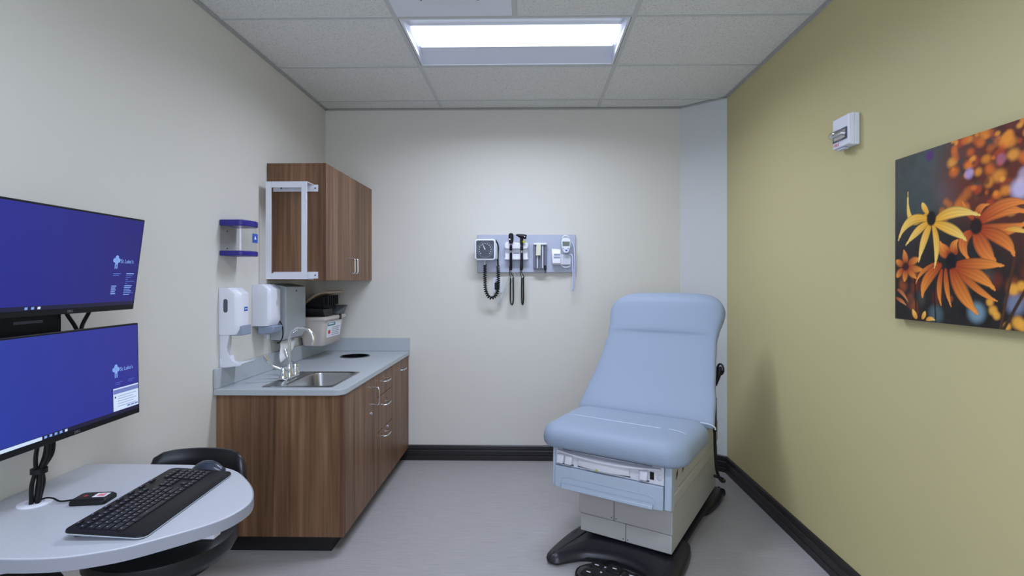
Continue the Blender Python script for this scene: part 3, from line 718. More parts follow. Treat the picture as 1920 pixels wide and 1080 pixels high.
# cradle for the two scopes
cr = thing('handle_cradle', 'white double cradle holding the two black scopes', 'cradle', (-.10, YF - .03, 1.56))
build(MB().prism_y(rrect(-.190, -.012, 1.560, 1.70, .022), YF - .035, YF - .0005), 'body', 'white', cr, bev=.006)
build(MB().prism_y(rrect(-.192, -.010, 1.638, 1.690, .018), YF - .066, YF - .0355), 'upper_shelf', 'white', cr, bev=.008)
build(MB().prism_y(rrect(-.192, -.010, 1.558, 1.578, .009), YF - .055, YF - .0355), 'lower_lip', 'white', cr, bev=.004)
build(box(-.124, -.078, YF - .0362, YF - .0356, 1.606, 1.612), 'printed_mark', 'grey_print', cr)
def scope(name, label, x, head):
    t = thing(name, label, 'medical scope', (x, YF - .07, 1.46))
    yy = YF - .078
    build(MB().lathe([(.008, 1.478), (.0105, 1.49), (.0105, 1.60), (.0085, 1.61), (.0085, 1.628), (.011, 1.634), (.011, 1.655), (.007, 1.67), (.001, 1.67)], (x, yy, 0), 14), 'handle', 'black', t, smooth=True)
    build(MB().lathe([(.0088, 1.611), (.0088, 1.627)], (x, yy, 0), 14), 'collar', 'steel', t, smooth=True)
    build(MB().lathe([(.0072, 1.665), (.0072, 1.682)], (x, yy, 0), 12), 'neck', 'steel', t, smooth=True)
    if head == 0:
        build(MB().loft([[(x + a_ * .019 * math.copysign(abs(math.cos(q))**.8, math.cos(q)) + .001, yy + .016 * math.sin(q), z) for q in [2*PI*j/16 for j in range(16)]] for a_, z in ((.55, 1.68), (.85, 1.692), (.98, 1.715), (1.0, 1.735), (.9, 1.752), (.55, 1.758))]), 'head', 'black', t, smooth=True)
        build(MB().lathe([(.005, 0), (.004, .002), (.001, .002)], (x - .008, yy - .0155, 1.712), 10, 'y'), 'aperture', 'chrome', t)
    else:
        build(MB().tube([(x - .042, yy - .006, 1.746), (x - .030, yy - .004, 1.744), (x - .012, yy, 1.738), (x + .018, yy, 1.733), (x + .036, yy, 1.729)], [.005, .009, .015, .018, .016], 14), 'head', 'black', t, smooth=True)
        build(MB().lathe([(.010, 1.668), (.013, 1.69), (.013, 1.722), (.001, 1.723)], (x, yy, 0), 12), 'throat', 'black', t, smooth=True)
        build(box(x + .008, x + .028, yy - .012, yy - .004, 1.684, 1.703), 'sticker', 'yellowgreen', t, bev=.002)
        build(MB().lathe([(.004, 0), (.003, .002), (.001, .002)], (x + .022, yy - .0175, 1.732), 10, 'y'), 'lens', 'chrome', t)
    # cord: straight then narrow coil loop
    build(MB().tube(bez([(x, yy, 1.482), (x + .001, yy + .01, 1.455), (x + .014, yy + .03, 1.437), (x + .017, yy + .035, 1.42)], 6), .003, 6), 'cord', 'black', t, smooth=True)
    wd = .010 if head == 0 else .006
    U = bez([(x + .006 + wd, yy + .035, 1.425), (x + .007 + wd, yy + .035, 1.32), (x + .006 + wd, yy + .035, 1.24), (x + .006, yy + .033, 1.213), (x + .006 - wd, yy + .03, 1.24), (x + .005 - wd, yy + .03, 1.32), (x + .006 - wd, yy + .03, 1.42)], 6)
    build(MB().tube(helix(U, .0058, 60, 6), .0024, 4), 'coiled_cord', 'black', t, smooth=True)
    build(MB().tube(bez([(x + .006 - wd, yy + .03, 1.42), (x - .012, yy + .04, 1.46), (x - .01, YF - .03, 1.52), (x - .004, YF - .02, 1.565)], 6), .0028, 6), 'cord', 'black', t, smooth=True)
scope('ophthalmoscope', 'black upright-headed scope, left of the two in the cradle', -.142, 0)
scope('otoscope', 'black hammer-headed scope with yellow-green sticker in the cradle', -.060, 1)
# specula dispenser
sp = thing('specula_dispenser', 'grey five-column ear tip dispenser with a cream card on it', 'dispenser', (.08, YF - .02, 1.49))
build(box(.030, .130, YF - .014, YF - .0005, 1.490, 1.69), 'back_plate', 'grey_dark', sp, bev=.002)
build(box(.028, .132, YF - .048, YF - .0145, 1.672, 1.688), 'cap', 'white', sp, bev=.004)
for k in range(5):
    xx = .040 + k * .020
    build(MB().lathe([(.008, 1.495), (.008, 1.671), (.001, 1.6715)], (xx, YF - .030, 0), 12), 'column', 'grey_light' if k % 2 else 'grey_print', sp, smooth=True)
build(box(.029, .131, YF - .042, YF - .0145, 1.486, 1.495), 'foot', 'grey_dark', sp)
build(box(.111, .128, YF - .05, YF - .0425, 1.478, 1.516), 'release_tab', 'black', sp, bev=.003)
build(box(.116, .123, YF - .048, YF - .0425, 1.455, 1.478), 'release_stem', 'black', sp)
build(MB().loft([[(.048, YF - .056, 1.592), (.083, YF - .056, 1.592), (.086, YF - .050, 1.676), (.052, YF - .050, 1.676)], [(.048, YF - .049, 1.592), (.083, YF - .049, 1.592), (.086, YF - .0485, 1.676), (.052, YF - .0485, 1.676)]]), 'card', mat('cream_card', S(214, 214, 190), .6), sp)
# thermometer
th = thing('thermometer', 'white electronic thermometer with display at right of the board', 'thermometer', (.25, YF - .03, 1.52))
build(MB().loft([[(x, y_, z) for x, z in [(.240, 1.70), (.246, 1.716), (.262, 1.722), (.290, 1.722), (.306, 1.716), (.312, 1.70), (.311, 1.66), (.300, 1.622), (.290, 1.608), (.262, 1.608), (.252, 1.622), (.241, 1.66)]] for y_ in (YF - .085, YF - .045)]), 'body', 'white', th, bev=.006)
build(box(.249, .303, YF - .0865, YF - .0855, 1.660, 1.695), 'display', 'lcd', th)
for sx in (.256, .292):
    build(MB().lathe([(.005, 0), (.004, .002), (.001, .002)], (sx, YF - .0853, 1.643), 10, 'y'), 'button', 'lever', th)
build(MB().prism_y([(.264, 1.633), (.290, 1.633), (.277, 1.620)], YF - .0875, YF - .0855), 'button', 'blue_label', th)
build(MB().tube(bez([(.25, YF - .05, 1.722), (.26, YF - .055, 1.738), (.28, YF - .055, 1.742), (.30, YF - .05, 1.728)], 6), .005, 8), 'probe_grip', 'white', th, smooth=True)
build(box(.172, .315, YF - .044, YF - .0005, 1.520, 1.60), 'holder', 'white', th, bev=.006)
build(MB().loft([[(.170, YF - .075, 1.595), (.236, YF - .075, 1.595), (.236, YF - .0455, 1.64), (.168, YF - .0455, 1.645)], [(.172, YF - .075, 1.530), (.236, YF - .075, 1.530), (.236, YF - .0455, 1.53), (.172, YF - .0455, 1.53)]]), 'cover_box', 'white', th, bev=.003)
for zz in (1.596, 1.576):
    build(box(.183, .231, YF - .0765, YF - .0755, zz - .007, zz + .007), 'box_print', 'scr_grey_print' if 'scr_grey_print' in M else 'lever', th)
build(box(.252, .308, YF - .0455, YF - .0445, 1.53, 1.592), 'well', 'grey_light', th)
build(MB().tube(bez([(.300, YF - .05, 1.60), (.323, YF - .06, 1.59), (.327, YF - .06, 1.53), (.331, YF - .058, 1.42), (.328, YF - .055, 1.34), (.330, YF - .05, 1.325), (.336, YF - .048, 1.35), (.343, YF - .046, 1.45), (.344, YF - .045, 1.56), (.338, YF - .04, 1.66), (.318, YF - .035, 1.70)], 6), .005, 8), 'coiled_cord', mat('lilac_cord', S(196, 204, 238), .35), th, smooth=True)
build(MB().tube(bez([(.24, YF - .03, 1.519), (.26, YF - .035, 1.505), (.29, YF - .035, 1.502), (.315, YF - .03, 1.515)], 5), .004, 6), 'cord_loop', 'white', th, smooth=True)
# wall outlet with adapter and its thin cable
ot = thing('wall_outlet', 'white wall outlet with a plugged black adapter under the board', 'outlet', (-.25, YW, 1.30))
build(box(-.285, -.215, YW - .006, YW, 1.305, 1.425), 'cover_plate', 'white', ot, bev=.002)
build(box(-.27, -.235, YW - .045, YW - .0065, 1.33, 1.385), 'plug', 'black', ot, bev=.004)
build(box(-.265, -.235, YW - .02, YW - .0065, 1.39, 1.412), 'socket', 'grey_light', ot, bev=.003)
cb = MB().tube(bez([(-.242, YF - .02, 1.34), (-.225, YF - .02, 1.27), (-.245, YF - .015, 1.225), (-.225, YF - .012, 1.24), (-.19, YF - .012, 1.35), (-.155, YF - .012, 1.44), (-.148, YF - .02, 1.462), (-.12, YF - .025, 1.462), (-.115, YF - .02, 1.42), (-.16, YF - .015, 1.38), (-.205, YF - .012, 1.30), (-.23, YF - .01, 1.235)], 6), .0028, 6)
solo(cb, 'power_cable', mat('grey_cable', S(190, 196, 200), .5), 'thin pale grey cable looping down from the board', 'cable', smooth=True)

# ================================================================== RIGHT WALL
# fire strobe
fs = thing('fire_strobe', 'white fire alarm strobe on the yellow wall', 'fire alarm', (XR - .03, 2.36, 2.0))
yc, zc = 2.352, 2.065
XS = XR - .001
build(box(XS - .022, XS, yc - .062, yc + .062, zc - .070, zc + .070), 'back_box', 'white', fs, bev=.004)
build(MB().loft([[(XS - .022, yc - .064, zc - .072), (XS - .022, yc + .064, zc - .072), (XS - .022, yc + .064, zc + .072), (XS - .022, yc - .064, zc + .072)],
                 [(XS - .048, yc - .060, zc - .066), (XS - .048, yc + .060, zc - .066), (XS - .048, yc + .060, zc + .066), (XS - .048, yc - .060, zc + .066)]]), 'cover', 'white', fs, bev=.004)
build(MB().loft([[(XS - .049, yc - .050, zc - .040), (XS - .049, yc + .056, zc - .040), (XS - .049, yc + .056, zc + .012), (XS - .049, yc - .050, zc + .012)],
                 [(XS - .0505, yc - .050, zc - .040), (XS - .0505, yc + .056, zc - .040), (XS - .0505, yc + .056, zc + .012), (XS - .0505, yc - .050, zc + .012)]]), 'lens_seat', 'grey_dark', fs)
dome = []
for k in range(7):
    a = PI/2 * k / 6
    dome.append([(XS - .051 - .040 * math.sin(a), yc + .003 + .050 * math.cos(a) * math.cos(q) + .004 * math.sin(a), zc - .014 + .025 * max(math.cos(a), .12) * math.sin(q)) for q in [2*PI*j/16 for j in range(16)]])
build(MB().loft(dome), 'lens_dome', 'clear_lens', fs, smooth=True)
build(MB().tube([(XS - .065, yc - .03, zc - .014), (XS - .065, yc + .036, zc - .014)], .006, 10), 'flash_tube', 'chrome', fs, smooth=True)
build(MB().loft([[(XS - .052, yc - .04, zc - .032), (XS - .052, yc + .045, zc - .032), (XS - .052, yc + .045, zc + .004), (XS - .052, yc - .04, zc + .004)], [(XS - .058, yc - .025, zc - .022), (XS - .058, yc + .03, zc - .022), (XS - .058, yc + .03, zc - .006), (XS - .058, yc - .025, zc - .006)]]), 'reflector', 'chrome', fs)
text('FIRE', .021, (XS - .0486, yc + .052, zc - .0605), (0, -1, 0), (0, 0, 1), 'red_print', fs, sx=1.15)
build(box(XS - .046, XS - .0224, yc - .02, yc + .03, zc - .080, zc - .0725), 'bottom_tab', 'grey_light', fs, bev=.003)

# canvas print: thick canvas, photograph of orange flowers painted into a colour attribute
CW, CH, CY = .92, .61, 2.03
cv = thing('canvas_print', 'canvas print of yellow and orange daisies on the yellow wall', 'picture', (XR - .03, CY - CW/2, 1.255))
build(box(XR - .03, XR - .001, CY - CW, CY, 1.254, 1.254 + CH), 'canvas_edge', mat('canvas_edge', S(36, 38, 34), .8), cv)
NX, NY = 460, 305
uu, vv = np.meshgrid(np.linspace(0, CW, NX), np.linspace(0, CH, NY))
def C3(r, g, b): return np.array([lin(r), lin(g), lin(b)])
rng = np.random.RandomState(7)
img = np.zeros((NY, NX, 3)) + C3(40, 42, 40)
def blend(mask, col):
    global img
    img = img * (1 - mask[..., None]) + col * mask[..., None]
def blob(u, v, r, col, s=1.0, k=1.0, soft=.5):
    d = np.sqrt(((uu - u) / (r * k)) ** 2 + ((vv - v) / r) ** 2)
    m_ = np.clip((1 + soft - d) / (2 * soft), 0, 1); m_ = m_ * m_ * (3 - 2 * m_)
    blend(m_ * s, col)
blob(.05, .5, .22, C3(74, 76, 68), .8)
for k in range(26):
    blob(.02 + .25 * rng.rand(), .40 + .2 * rng.rand(), .012 + .015 * rng.rand(), [C3(52, 56, 48), C3(92, 98, 100), C3(70, 84, 84), C3(48, 44, 44), C3(86, 78, 96)][rng.randint(5)], .5, 1, .8)
blob(.2, .5, .15, C3(72, 82, 78), .7); blob(.04, .28, .1, C3(52, 50, 62), .6)
blob(.2, .05, .3, C3(34, 26, 22), .8, 2); blob(.173, .585, .018, C3(86, 40, 110), .8); blob(.325, .538, .05, C3(66, 96, 92), .7)
blob(.25, .45, .05, C3(96, 92, 100), .5); blob(.12, .42, .06, C3(60, 72, 70), .6)
blob(.42, .5, .17, C3(104, 42, 22), .85, 1.1); blob(.75, .4, .26, C3(96, 44, 24), .85, 1.1)
for k in range(260):
    u = .27 + .65 * rng.rand(); v = .34 + .27 * rng.rand()
    if u < .40 and v < .37 + (.40 - u): continue
    c = [C3(232, 140, 40), C3(222, 112, 30), C3(240, 160, 60), C3(236, 148, 46), C3(176, 66, 24), C3(70, 30, 20), C3(92, 60, 40), C3(60, 66, 58)][rng.randint(8)]
    blob(u, v, .006 + .012 * rng.rand(), c, .75, .8 + .6 * rng.rand(), .6)
for k in range(16):
    u = .22 + .12 * rng.rand(); v = .36 + .07 * rng.rand()
    blob(u, v, .008 + .01 * rng.rand(), C3(206, 112, 36), .6, 1, .7)
for k in range(9):
    u = .24 + .20 * rng.rand(); v = .545 + .06 * rng.rand()
    blob(u, v, .012, C3(210, 104, 34), .55, 1, .7)
blob(.337, .489, .016, C3(168, 150, 196), .85); blob(.45, .51, .016, C3(190, 110, 130), .6); blob(.513, .411, .03, C3(196, 186, 214), .85); blob(.525, .45, .02, C3(190, 170, 190), .7)
for k in range(60):
    u = .02 + .88 * rng.rand(); v = .01 + .17 * rng.rand()
    c = [C3(120, 46, 22), C3(168, 84, 30), C3(20, 16, 14), C3(40, 46, 46), C3(28, 20, 18), C3(70, 70, 60)][rng.randint(6)]
    blob(u, v, .010 + .016 * rng.rand(), c, .6, .8, .7)
blob(.364, .045, .03, C3(118, 146, 156), .85); blob(.497, .077, .03, C3(128, 136, 160), .7); blob(.20, .03, .03, C3(92, 118, 124), .5)
for u, v, r_ in ((.423, .055, .014), (.412, .08, .012), (.435, .04, .012), (.504, .024, .018), (.52, .015, .016), (.49, .12, .016), (.47, .01, .012), (.515, .13, .014)):
    blob(u, v, r_, C3(232, 164, 60), .85, 1, .5)
def stroke(p0, p1, w, col):
    d = np.array(p1) - np.array(p0); L2 = d @ d
    t_ = np.clip(((uu - p0[0]) * d[0] + (vv - p0[1]) * d[1]) / L2, 0, 1)
    dist = np.hypot(uu - p0[0] - t_ * d[0], vv - p0[1] - t_ * d[1])
    blend(np.clip((w - dist) / (w * .5), 0, 1), col)
stroke((.494, .21), (.447, .0), .006, C3(74, 46, 26)); stroke((.545, .15), (.458, .0), .007, C3(58, 40, 26)); stroke((.19, .18), (.20, .0), .004, C3(30, 24, 18))
stroke((.29, .16), (.28, .0), .005, C3(36, 28, 20)); stroke((.10, .17), (.11, .0), .004, C3(28, 22, 18))
PAL = {'A': (C3(240, 172, 46), C3(255, 212, 110)), 'B': (C3(176, 64, 24), C3(240, 140, 56)), 'C': (C3(172, 62, 20), C3(244, 150, 58)),
       'D': (C3(170, 70, 24), C3(236, 146, 60)), 'Y': (C3(228, 150, 50), C3(248, 200, 96)), 'E': (C3(160, 80, 40), C3(222, 140, 80))}
def petal(k, x0, y0, x1, y1, x2, y2, w):
    base, tip = PAL[k]; best = np.full(uu.shape, 9.0); bt = np.zeros(uu.shape); bd = np.zeros(uu.shape)
    cx_, cy_ = 2 * x1 - .5 * (x0 + x2), 2 * y1 - .5 * (y0 + y2)
    for t_ in np.linspace(0, 1, 70):
        a = (1 - t_) ** 2; b_ = 2 * t_ * (1 - t_); c = t_ * t_
        px, py = a * x0 + b_ * cx_ + c * x2, a * y0 + b_ * cy_ + c * y2
        tx, ty = 2*(1-t_)*(cx_-x0) + 2*t_*(x2-cx_), 2*(1-t_)*(cy_-y0) + 2*t_*(y2-cy_)
        l_ = math.hypot(tx, ty) + 1e-9
        r_ = w * (.42 + .95 * math.sin(min(t_ * 1.12 + .05, 1) * PI) ** .8 * (1 - .25 * t_)) * (1 if t_ < .93 else .55) * .62
        d = np.hypot(uu - px, vv - py) / r_
        m_ = d < best
        best = np.where(m_, d, best); bt = np.where(m_, t_, bt); bd = np.where(m_, ((uu - px) * -ty + (vv - py) * tx) / l_ / r_, bd)
    soft = .14 if k != 'D' else .5
    mask = np.clip((1 + soft / 2 - best) / soft, 0, 1)
    sh = 1 - .22 * np.abs(np.sin(bd * 5)) * .8 - .18 * np.clip(bd, 0, 1)
    f_ = np.clip(bt * 1.15, 0, 1)[..., None]
    col = (base * (1 - f_) + tip * f_) * sh[..., None]
    edge = np.clip((best - .72) / .28, 0, 1)[..., None]
    col = col * (1 - .35 * edge)
    blend(mask, col)
PET = [('D',.055,.213,.052,.236,.046,.26,.0187),('D',.041,.206,.019,.214,.008,.223,.0174),('D',.073,.208,.099,.219,.124,.225,.0182),('D',.076,.195,.109,.188,.149,.184,.0165),('D',.068,.185,.089,.17,.109,.154,.0167),('D',.055,.182,.052,.162,.049,.143,.0187),('D',.038,.186,.019,.171,.011,.159,.0174),
('Y',.109,.011,.099,.025,.091,.04,.0137),('Y',.139,.011,.147,.025,.151,.036,.0118),('Y',.159,.007,.178,.012,.197,.008,.0102),('E',.013,.111,.041,.096,.068,.066,.0094),('E',.008,.079,.035,.068,.057,.054,.0095),
('B',.353,.341,.327,.374,.311,.403,.0134),('B',.37,.342,.376,.371,.409,.38,.0169),('B',.379,.331,.451,.354,.535,.34,.026),('B',.38,.337,.46,.372,.54,.365,.024),('B',.387,.311,.464,.297,.535,.313,.0256),('B',.387,.299,.458,.267,.492,.219,.0268),('B',.345,.299,.313,.265,.34,.208,.0245),('B',.364,.297,.394,.24,.43,.206,.0338),('Y',.468,.297,.504,.293,.541,.277,.0108),
('C',.25,.241,.233,.249,.217,.279,.0284),('C',.285,.239,.276,.26,.293,.28,.0207),('C',.208,.208,.139,.176,.107,.134,.0105),('C',.226,.18,.215,.115,.224,.061,.0142),('C',.243,.182,.249,.115,.266,.059,.014),('C',.217,.197,.157,.143,.139,.087,.0266),('C',.289,.181,.372,.117,.437,.084,.0156),('C',.293,.186,.372,.16,.429,.118,.0273),('C',.272,.179,.313,.103,.368,.042,.0326),('C',.293,.201,.387,.198,.458,.19,.023)]
for q in PET: petal(*q)
blob(.363, .317, .026, C3(34, 20, 18), 1, .85, .22); blob(.266, .212, .028, C3(14, 12, 18), 1, .8, .25); blob(.055, .199, .016, C3(60, 26, 22), .95, 1, .4)
for q in [('A',.154,.379,.083,.372,.068,.475,.017),('A',.164,.384,.145,.41,.139,.424,.0148),('A',.159,.364,.073,.362,.018,.3,.0231),('A',.159,.348,.109,.321,.057,.279,.0195),('A',.173,.339,.144,.284,.121,.214,.0207),('A',.189,.337,.204,.265,.194,.19,.017),('A',.206,.358,.285,.373,.376,.351,.0248),('A',.201,.343,.276,.312,.325,.276,.0235)]: petal(*q)
blob(.18, .364, .026, C3(24, 20, 16), 1, .8, .18)
# a further blurred flower where the frame cuts the picture
for k in range(9):
    a = 2 * PI * k / 9; petal('B', .72 + .03*math.cos(a), .25 + .03*math.sin(a), .72 + .08*math.cos(a+.1), .25 + .08*math.sin(a+.1), .72 + .13*math.cos(a+.15), .25 + .13*math.sin(a+.15), .026)
blob(.72, .25, .03, C3(26, 16, 14), 1, .9, .3)
img = np.clip(img * 1.12, 0, 1)
me = bpy.data.meshes.new('print')
P3 = np.stack([np.full(uu.size, XR - .0303), CY - uu.ravel(), 1.254 + vv.ravel()], 1)
idx = np.arange(NX * NY).reshape(NY, NX)
F4 = np.stack([idx[:-1, :-1].ravel(), idx[:-1, 1:].ravel(), idx[1:, 1:].ravel(), idx[1:, :-1].ravel()], 1)
me.vertices.add(len(P3)); me.vertices.foreach_set('co', P3.ravel().astype(np.float32))
me.loops.add(F4.size); me.loops.foreach_set('vertex_index', F4.ravel().astype(np.int32))
me.polygons.add(len(F4)); me.polygons.foreach_set('loop_start', np.arange(0, F4.size, 4, dtype=np.int32)); me.polygons.foreach_set('loop_total', np.full(len(F4), 4, dtype=np.int32))
me.update(); me.validate()
ca = me.color_attributes.new('ink', 'FLOAT_COLOR', 'POINT')
ca.data.foreach_set('color', np.concatenate([np.clip(img, 0, 1).reshape(-1, 3), np.ones((NX * NY, 1))], 1).ravel().astype(np.float32))
ink = mat('printed_ink', S(128, 128, 128), .55, spec=.3)
nt, bs, N, L = nodes(ink); at = N('ShaderNodeAttribute'); at.attribute_name = 'ink'; L(at.outputs['Color'], bs.inputs['Base Color'])
build(me, 'printed_face', ink, cv, label='printed photograph of daisies')

# ================================================================== DESK CORNER
DZ = .735
dk = thing('desk', 'pale grey rounded wall desk carrying the keyboard', 'desk', (-1.25, 1.55, DZ - .038))
out = [(XL + .002, 1.861), (-1.397, 1.861), (-1.19, 1.855), (-1.10, 1.838), (-1.02, 1.795), (-.94, 1.715), (-.885, 1.645), (-.852, 1.585), (-.838, 1.53), (-.846, 1.465), (-.87, 1.415), (-.912, 1.367), (-.996, 1.29), (-1.05, 1.258), (-1.12, 1.232), (-1.20, 1.222), (-1.29, 1.222), (XL + .002, 1.222)]
cur = [Vector((x, y, 0)) for x, y in out]
sm = [out[0]] + [(p.x, p.y) for p in bez([(x, y, 0) for x, y in out[1:-1]], 4)] + [out[-1]]
ds = build(MB().prism(sm, DZ - .036, DZ), 'top', 'desk', dk, bev=.003)
edge_o = [(x, y) for x, y in sm[1:]]
ctr = Vector((-1.3, 1.54, 0))
secs = []
for i, (x, y) in enumerate(edge_o):
    a = Vector(edge_o[max(i-1, 0)] + (0,)); b_ = Vector(edge_o[min(i+1, len(edge_o)-1)] + (0,)); t_ = (b_ - a).normalized(); n = Vector((t_.y, -t_.x, 0))
    if n.dot(Vector((x, y, 0)) - ctr) < 0: n = -n
    p = Vector((x, y, 0))
    secs.append([tuple(p + n * d + Vector((0, 0, z))) for d, z in ((.0002, DZ - .035), (.0022, DZ - .034), (.0022, DZ - .003), (.0002, DZ - .002))])
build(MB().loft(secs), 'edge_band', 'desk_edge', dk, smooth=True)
build(box(-.932, -.893, 1.455, 1.49, DZ - .068, DZ - .0365), 'bracket', 'white', dk, bev=.003)
build(MB().prism_y([(XL + .001, DZ - .037), (-1.22, DZ - .037), (-1.22, DZ - .055), (XL + .02, DZ - .115), (XL + .001, DZ - .115)], 1.78, 1.80), 'wall_bracket', 'grey_light', dk, bev=.002)
build(MB().prism_y([(XL + .001, DZ - .037), (-1.22, DZ - .037), (-1.22, DZ - .055), (XL + .02, DZ - .115), (XL + .001, DZ - .115)], 1.28, 1.30), 'wall_bracket', 'grey_light', dk, bev=.002)
gp = (-1.475, 1.525)
build(MB().lathe([(.042, .0002), (.042, .003), (.038, .0045), (.022, .0045), (.021, .001), (.001, .001)], (gp[0], gp[1], DZ), 28), 'grommet', 'white', dk, smooth=True)

# keyboard
KR = math.radians(93.5)
kb = thing('keyboard', 'black full-size keyboard with silver underside edge on the desk', 'keyboard', (-1.103, 1.533, DZ), (0, 0, KR))
KW, KD = .455, .205
def kz(y): return .010 + .018 * (y + KD/2) / KD
def kout(o):
    return [(x, y) for x, y in rrect(-KW/2 + o, KW/2 - o, -KD/2 + o, KD/2 - o, .022)]
lo = [(x, y, max(.0015, kz(y) - .013)) for x, y in kout(.006)]
mid = [(x, y, kz(y) - .007) for x, y in kout(0)]
hi = [(x, y, kz(y)) for x, y in kout(.001)]
hi2 = [(x, y, kz(y) + .0015) for x, y in kout(.005)]
build(MB().loft([lo, mid, [(x, y, kz(y) - .0045) for x, y in kout(0)]]), 'tray', mat('silver_plastic', S(190, 196, 205), .3, metal=.4), kb, local=True, smooth=True)
build(MB().loft([[(x, y, kz(y) - .0045) for x, y in kout(0)], hi, hi2]), 'deck', 'black', kb, local=True, smooth=True)
build(MB().box(-.20, .20, KD/2 - .03, KD/2 - .012, .0002, .012), 'rear_foot', 'black', kb, local=True)
kmesh = {}
slope_k = math.atan(.018 / KD)
def key(x, y, w, d=.0145, pr=True):
    k = (round(w, 4), round(d, 4))
    if k not in kmesh:
        mb_ = MB().loft([[(sx * w/2 * f_, sy * d/2 * f_, z) for sx, sy in ((-1,-1),(1,-1),(1,1),(-1,1))] for f_, z in ((1, 0), (.97, .003), (.86, .004))])
        q = mb_.mesh('key'); q.materials.append(M['kb_key']); kmesh[k] = q
    o = bpy.data.objects.new('key', kmesh[k]); COL.objects.link(o); o.parent = kb; o.location = (x, y, kz(y) + .0012); o.rotation_euler = (slope_k, 0, 0)
    if pr:
        if 'p' not in kmesh:
            q = MB().box(-.0018, .0018, -.0016, .0016, .004, .0042).mesh('key_legend'); q.materials.append(M['kb_print']); kmesh['p'] = q
        l = bpy.data.objects.new('key_legend', kmesh['p']); COL.objects.link(l); l.parent = o; l.location = (-w * .18, d * .12, 0)
u = .0183
x0 = -KW/2 + .018
rows = [(.043, [1]*13 + [2]), (.0245, [1.5] + [1]*12 + [1.5]), (.006, [1.75] + [1]*11 + [2.25]), (-.0125, [2.25] + [1]*10 + [2.75]), (-.031, [1.25, 1.25, 1.25, 6.25, 1.25, 1.25, 1.25, 1.25])]
for yy, ws in rows:
    x = x0
    for w in ws:
        key(x + w * u / 2, yy, w * u - .003); x += w * u
fy_ = .0665
for k in range(13): key(x0 + u * (.5 + k * 1.08), fy_, u - .004, .011)
for k in range(7): key(x0 + u * (1.5 + k * 2.6), KD/2 - .0135, u * 1.2, .006, pr=True)
nx = x0 + 15.35 * u
for r_ in range(2):
    for k in range(3): key(nx + (k + .5) * u, .043 - .0185 * r_, u - .003)
key(nx + 1.5 * u, -.0125, u - .003)
for k in range(3): key(nx + (k + .5) * u, -.031, u - .003)
mx_ = nx + 3.35 * u
for r_ in range(5):
    for k in range(4): key(mx_ + (k + .5) * u, .043 - .0185 * r_, u - .003)
for k in range(4): key(mx_ + (k + .5) * u, fy_, u - .004, .011)
# mouse
ms = thing('mouse', 'dark slate mouse behind the far end of the keyboard', 'computer mouse', (-1.118, 1.79, DZ), (0, 0, math.radians(-8)))
secs = []
for k in range(11):
    a = k / 10; x = -.054 + .108 * a
    h = .036 * math.sin(PI * min(max(.06 + .88 * a, 0), 1)) ** .7; w = .031 * (math.sin(PI * (.05 + .9 * a)) ** .45) * (1 - .08 * math.sin(PI * a))
    secs.append([(x, -w, .001)] + [(x, -w * math.cos(PI * j / 10), .004 + h * math.sin(PI * j / 10)) for j in range(11)] + [(x, w, .001)])
build(MB().loft(secs), 'shell', 'mouse', ms, local=True, smooth=True)
build(MB().lathe([(.006, 0), (.006, .002), (.003, .003), (.001, .003)], (.0475, 0, .016), 14, 'x'), 'badge', 'chrome', ms, local=True, smooth=True)
build(MB().loft([[(x, y, .0005) for x, y in rrect(-.056, .056, -.033, .033, .026)], [(x, y, .006) for x, y in rrect(-.0555, .0555, -.0325, .0325, .026)]]), 'skirt', 'black_gloss', ms, local=True, smooth=True)
# badge reader
br = thing('badge_reader', 'small black badge reader with a white label on the desk', 'card reader', (-1.315, 1.545, DZ), (0, 0, math.radians(8)))
build(MB().loft([[(x, y, .0005) for x, y in rrect(-.05, .05, -.034, .034, .012)], [(x, y, .010) for x, y in rrect(-.05, .05, -.034, .034, .012)], [(x, y, .017) for x, y in rrect(-.043, .043, -.027, .027, .010)]]), 'case', 'black', br, local=True, bev=.001)
lb = build(box(.004, .040, -.014, .016, .0172, .0176), 'label_plate', 'white_print', br, local=True)
build(box(.013, .033, -.008, .010, .01762, .0178), 'label_mark', mat('pink_print', S(226, 120, 120), .5), lb, local=True)
build(box(-.024, -.016, -.006, .004, .0172, .0175), 'indicator', 'red_print', br, local=True)
build(MB().tube(bez([(-1.365, 1.535, DZ + .008), (-1.40, 1.528, DZ + .006), (-1.43, 1.535, DZ + .012), (-1.455, 1.535, DZ + .012), (gp[0] + .005, gp[1], DZ + .004)], 6), .0028, 6), 'cord', 'black', br, smooth=True)

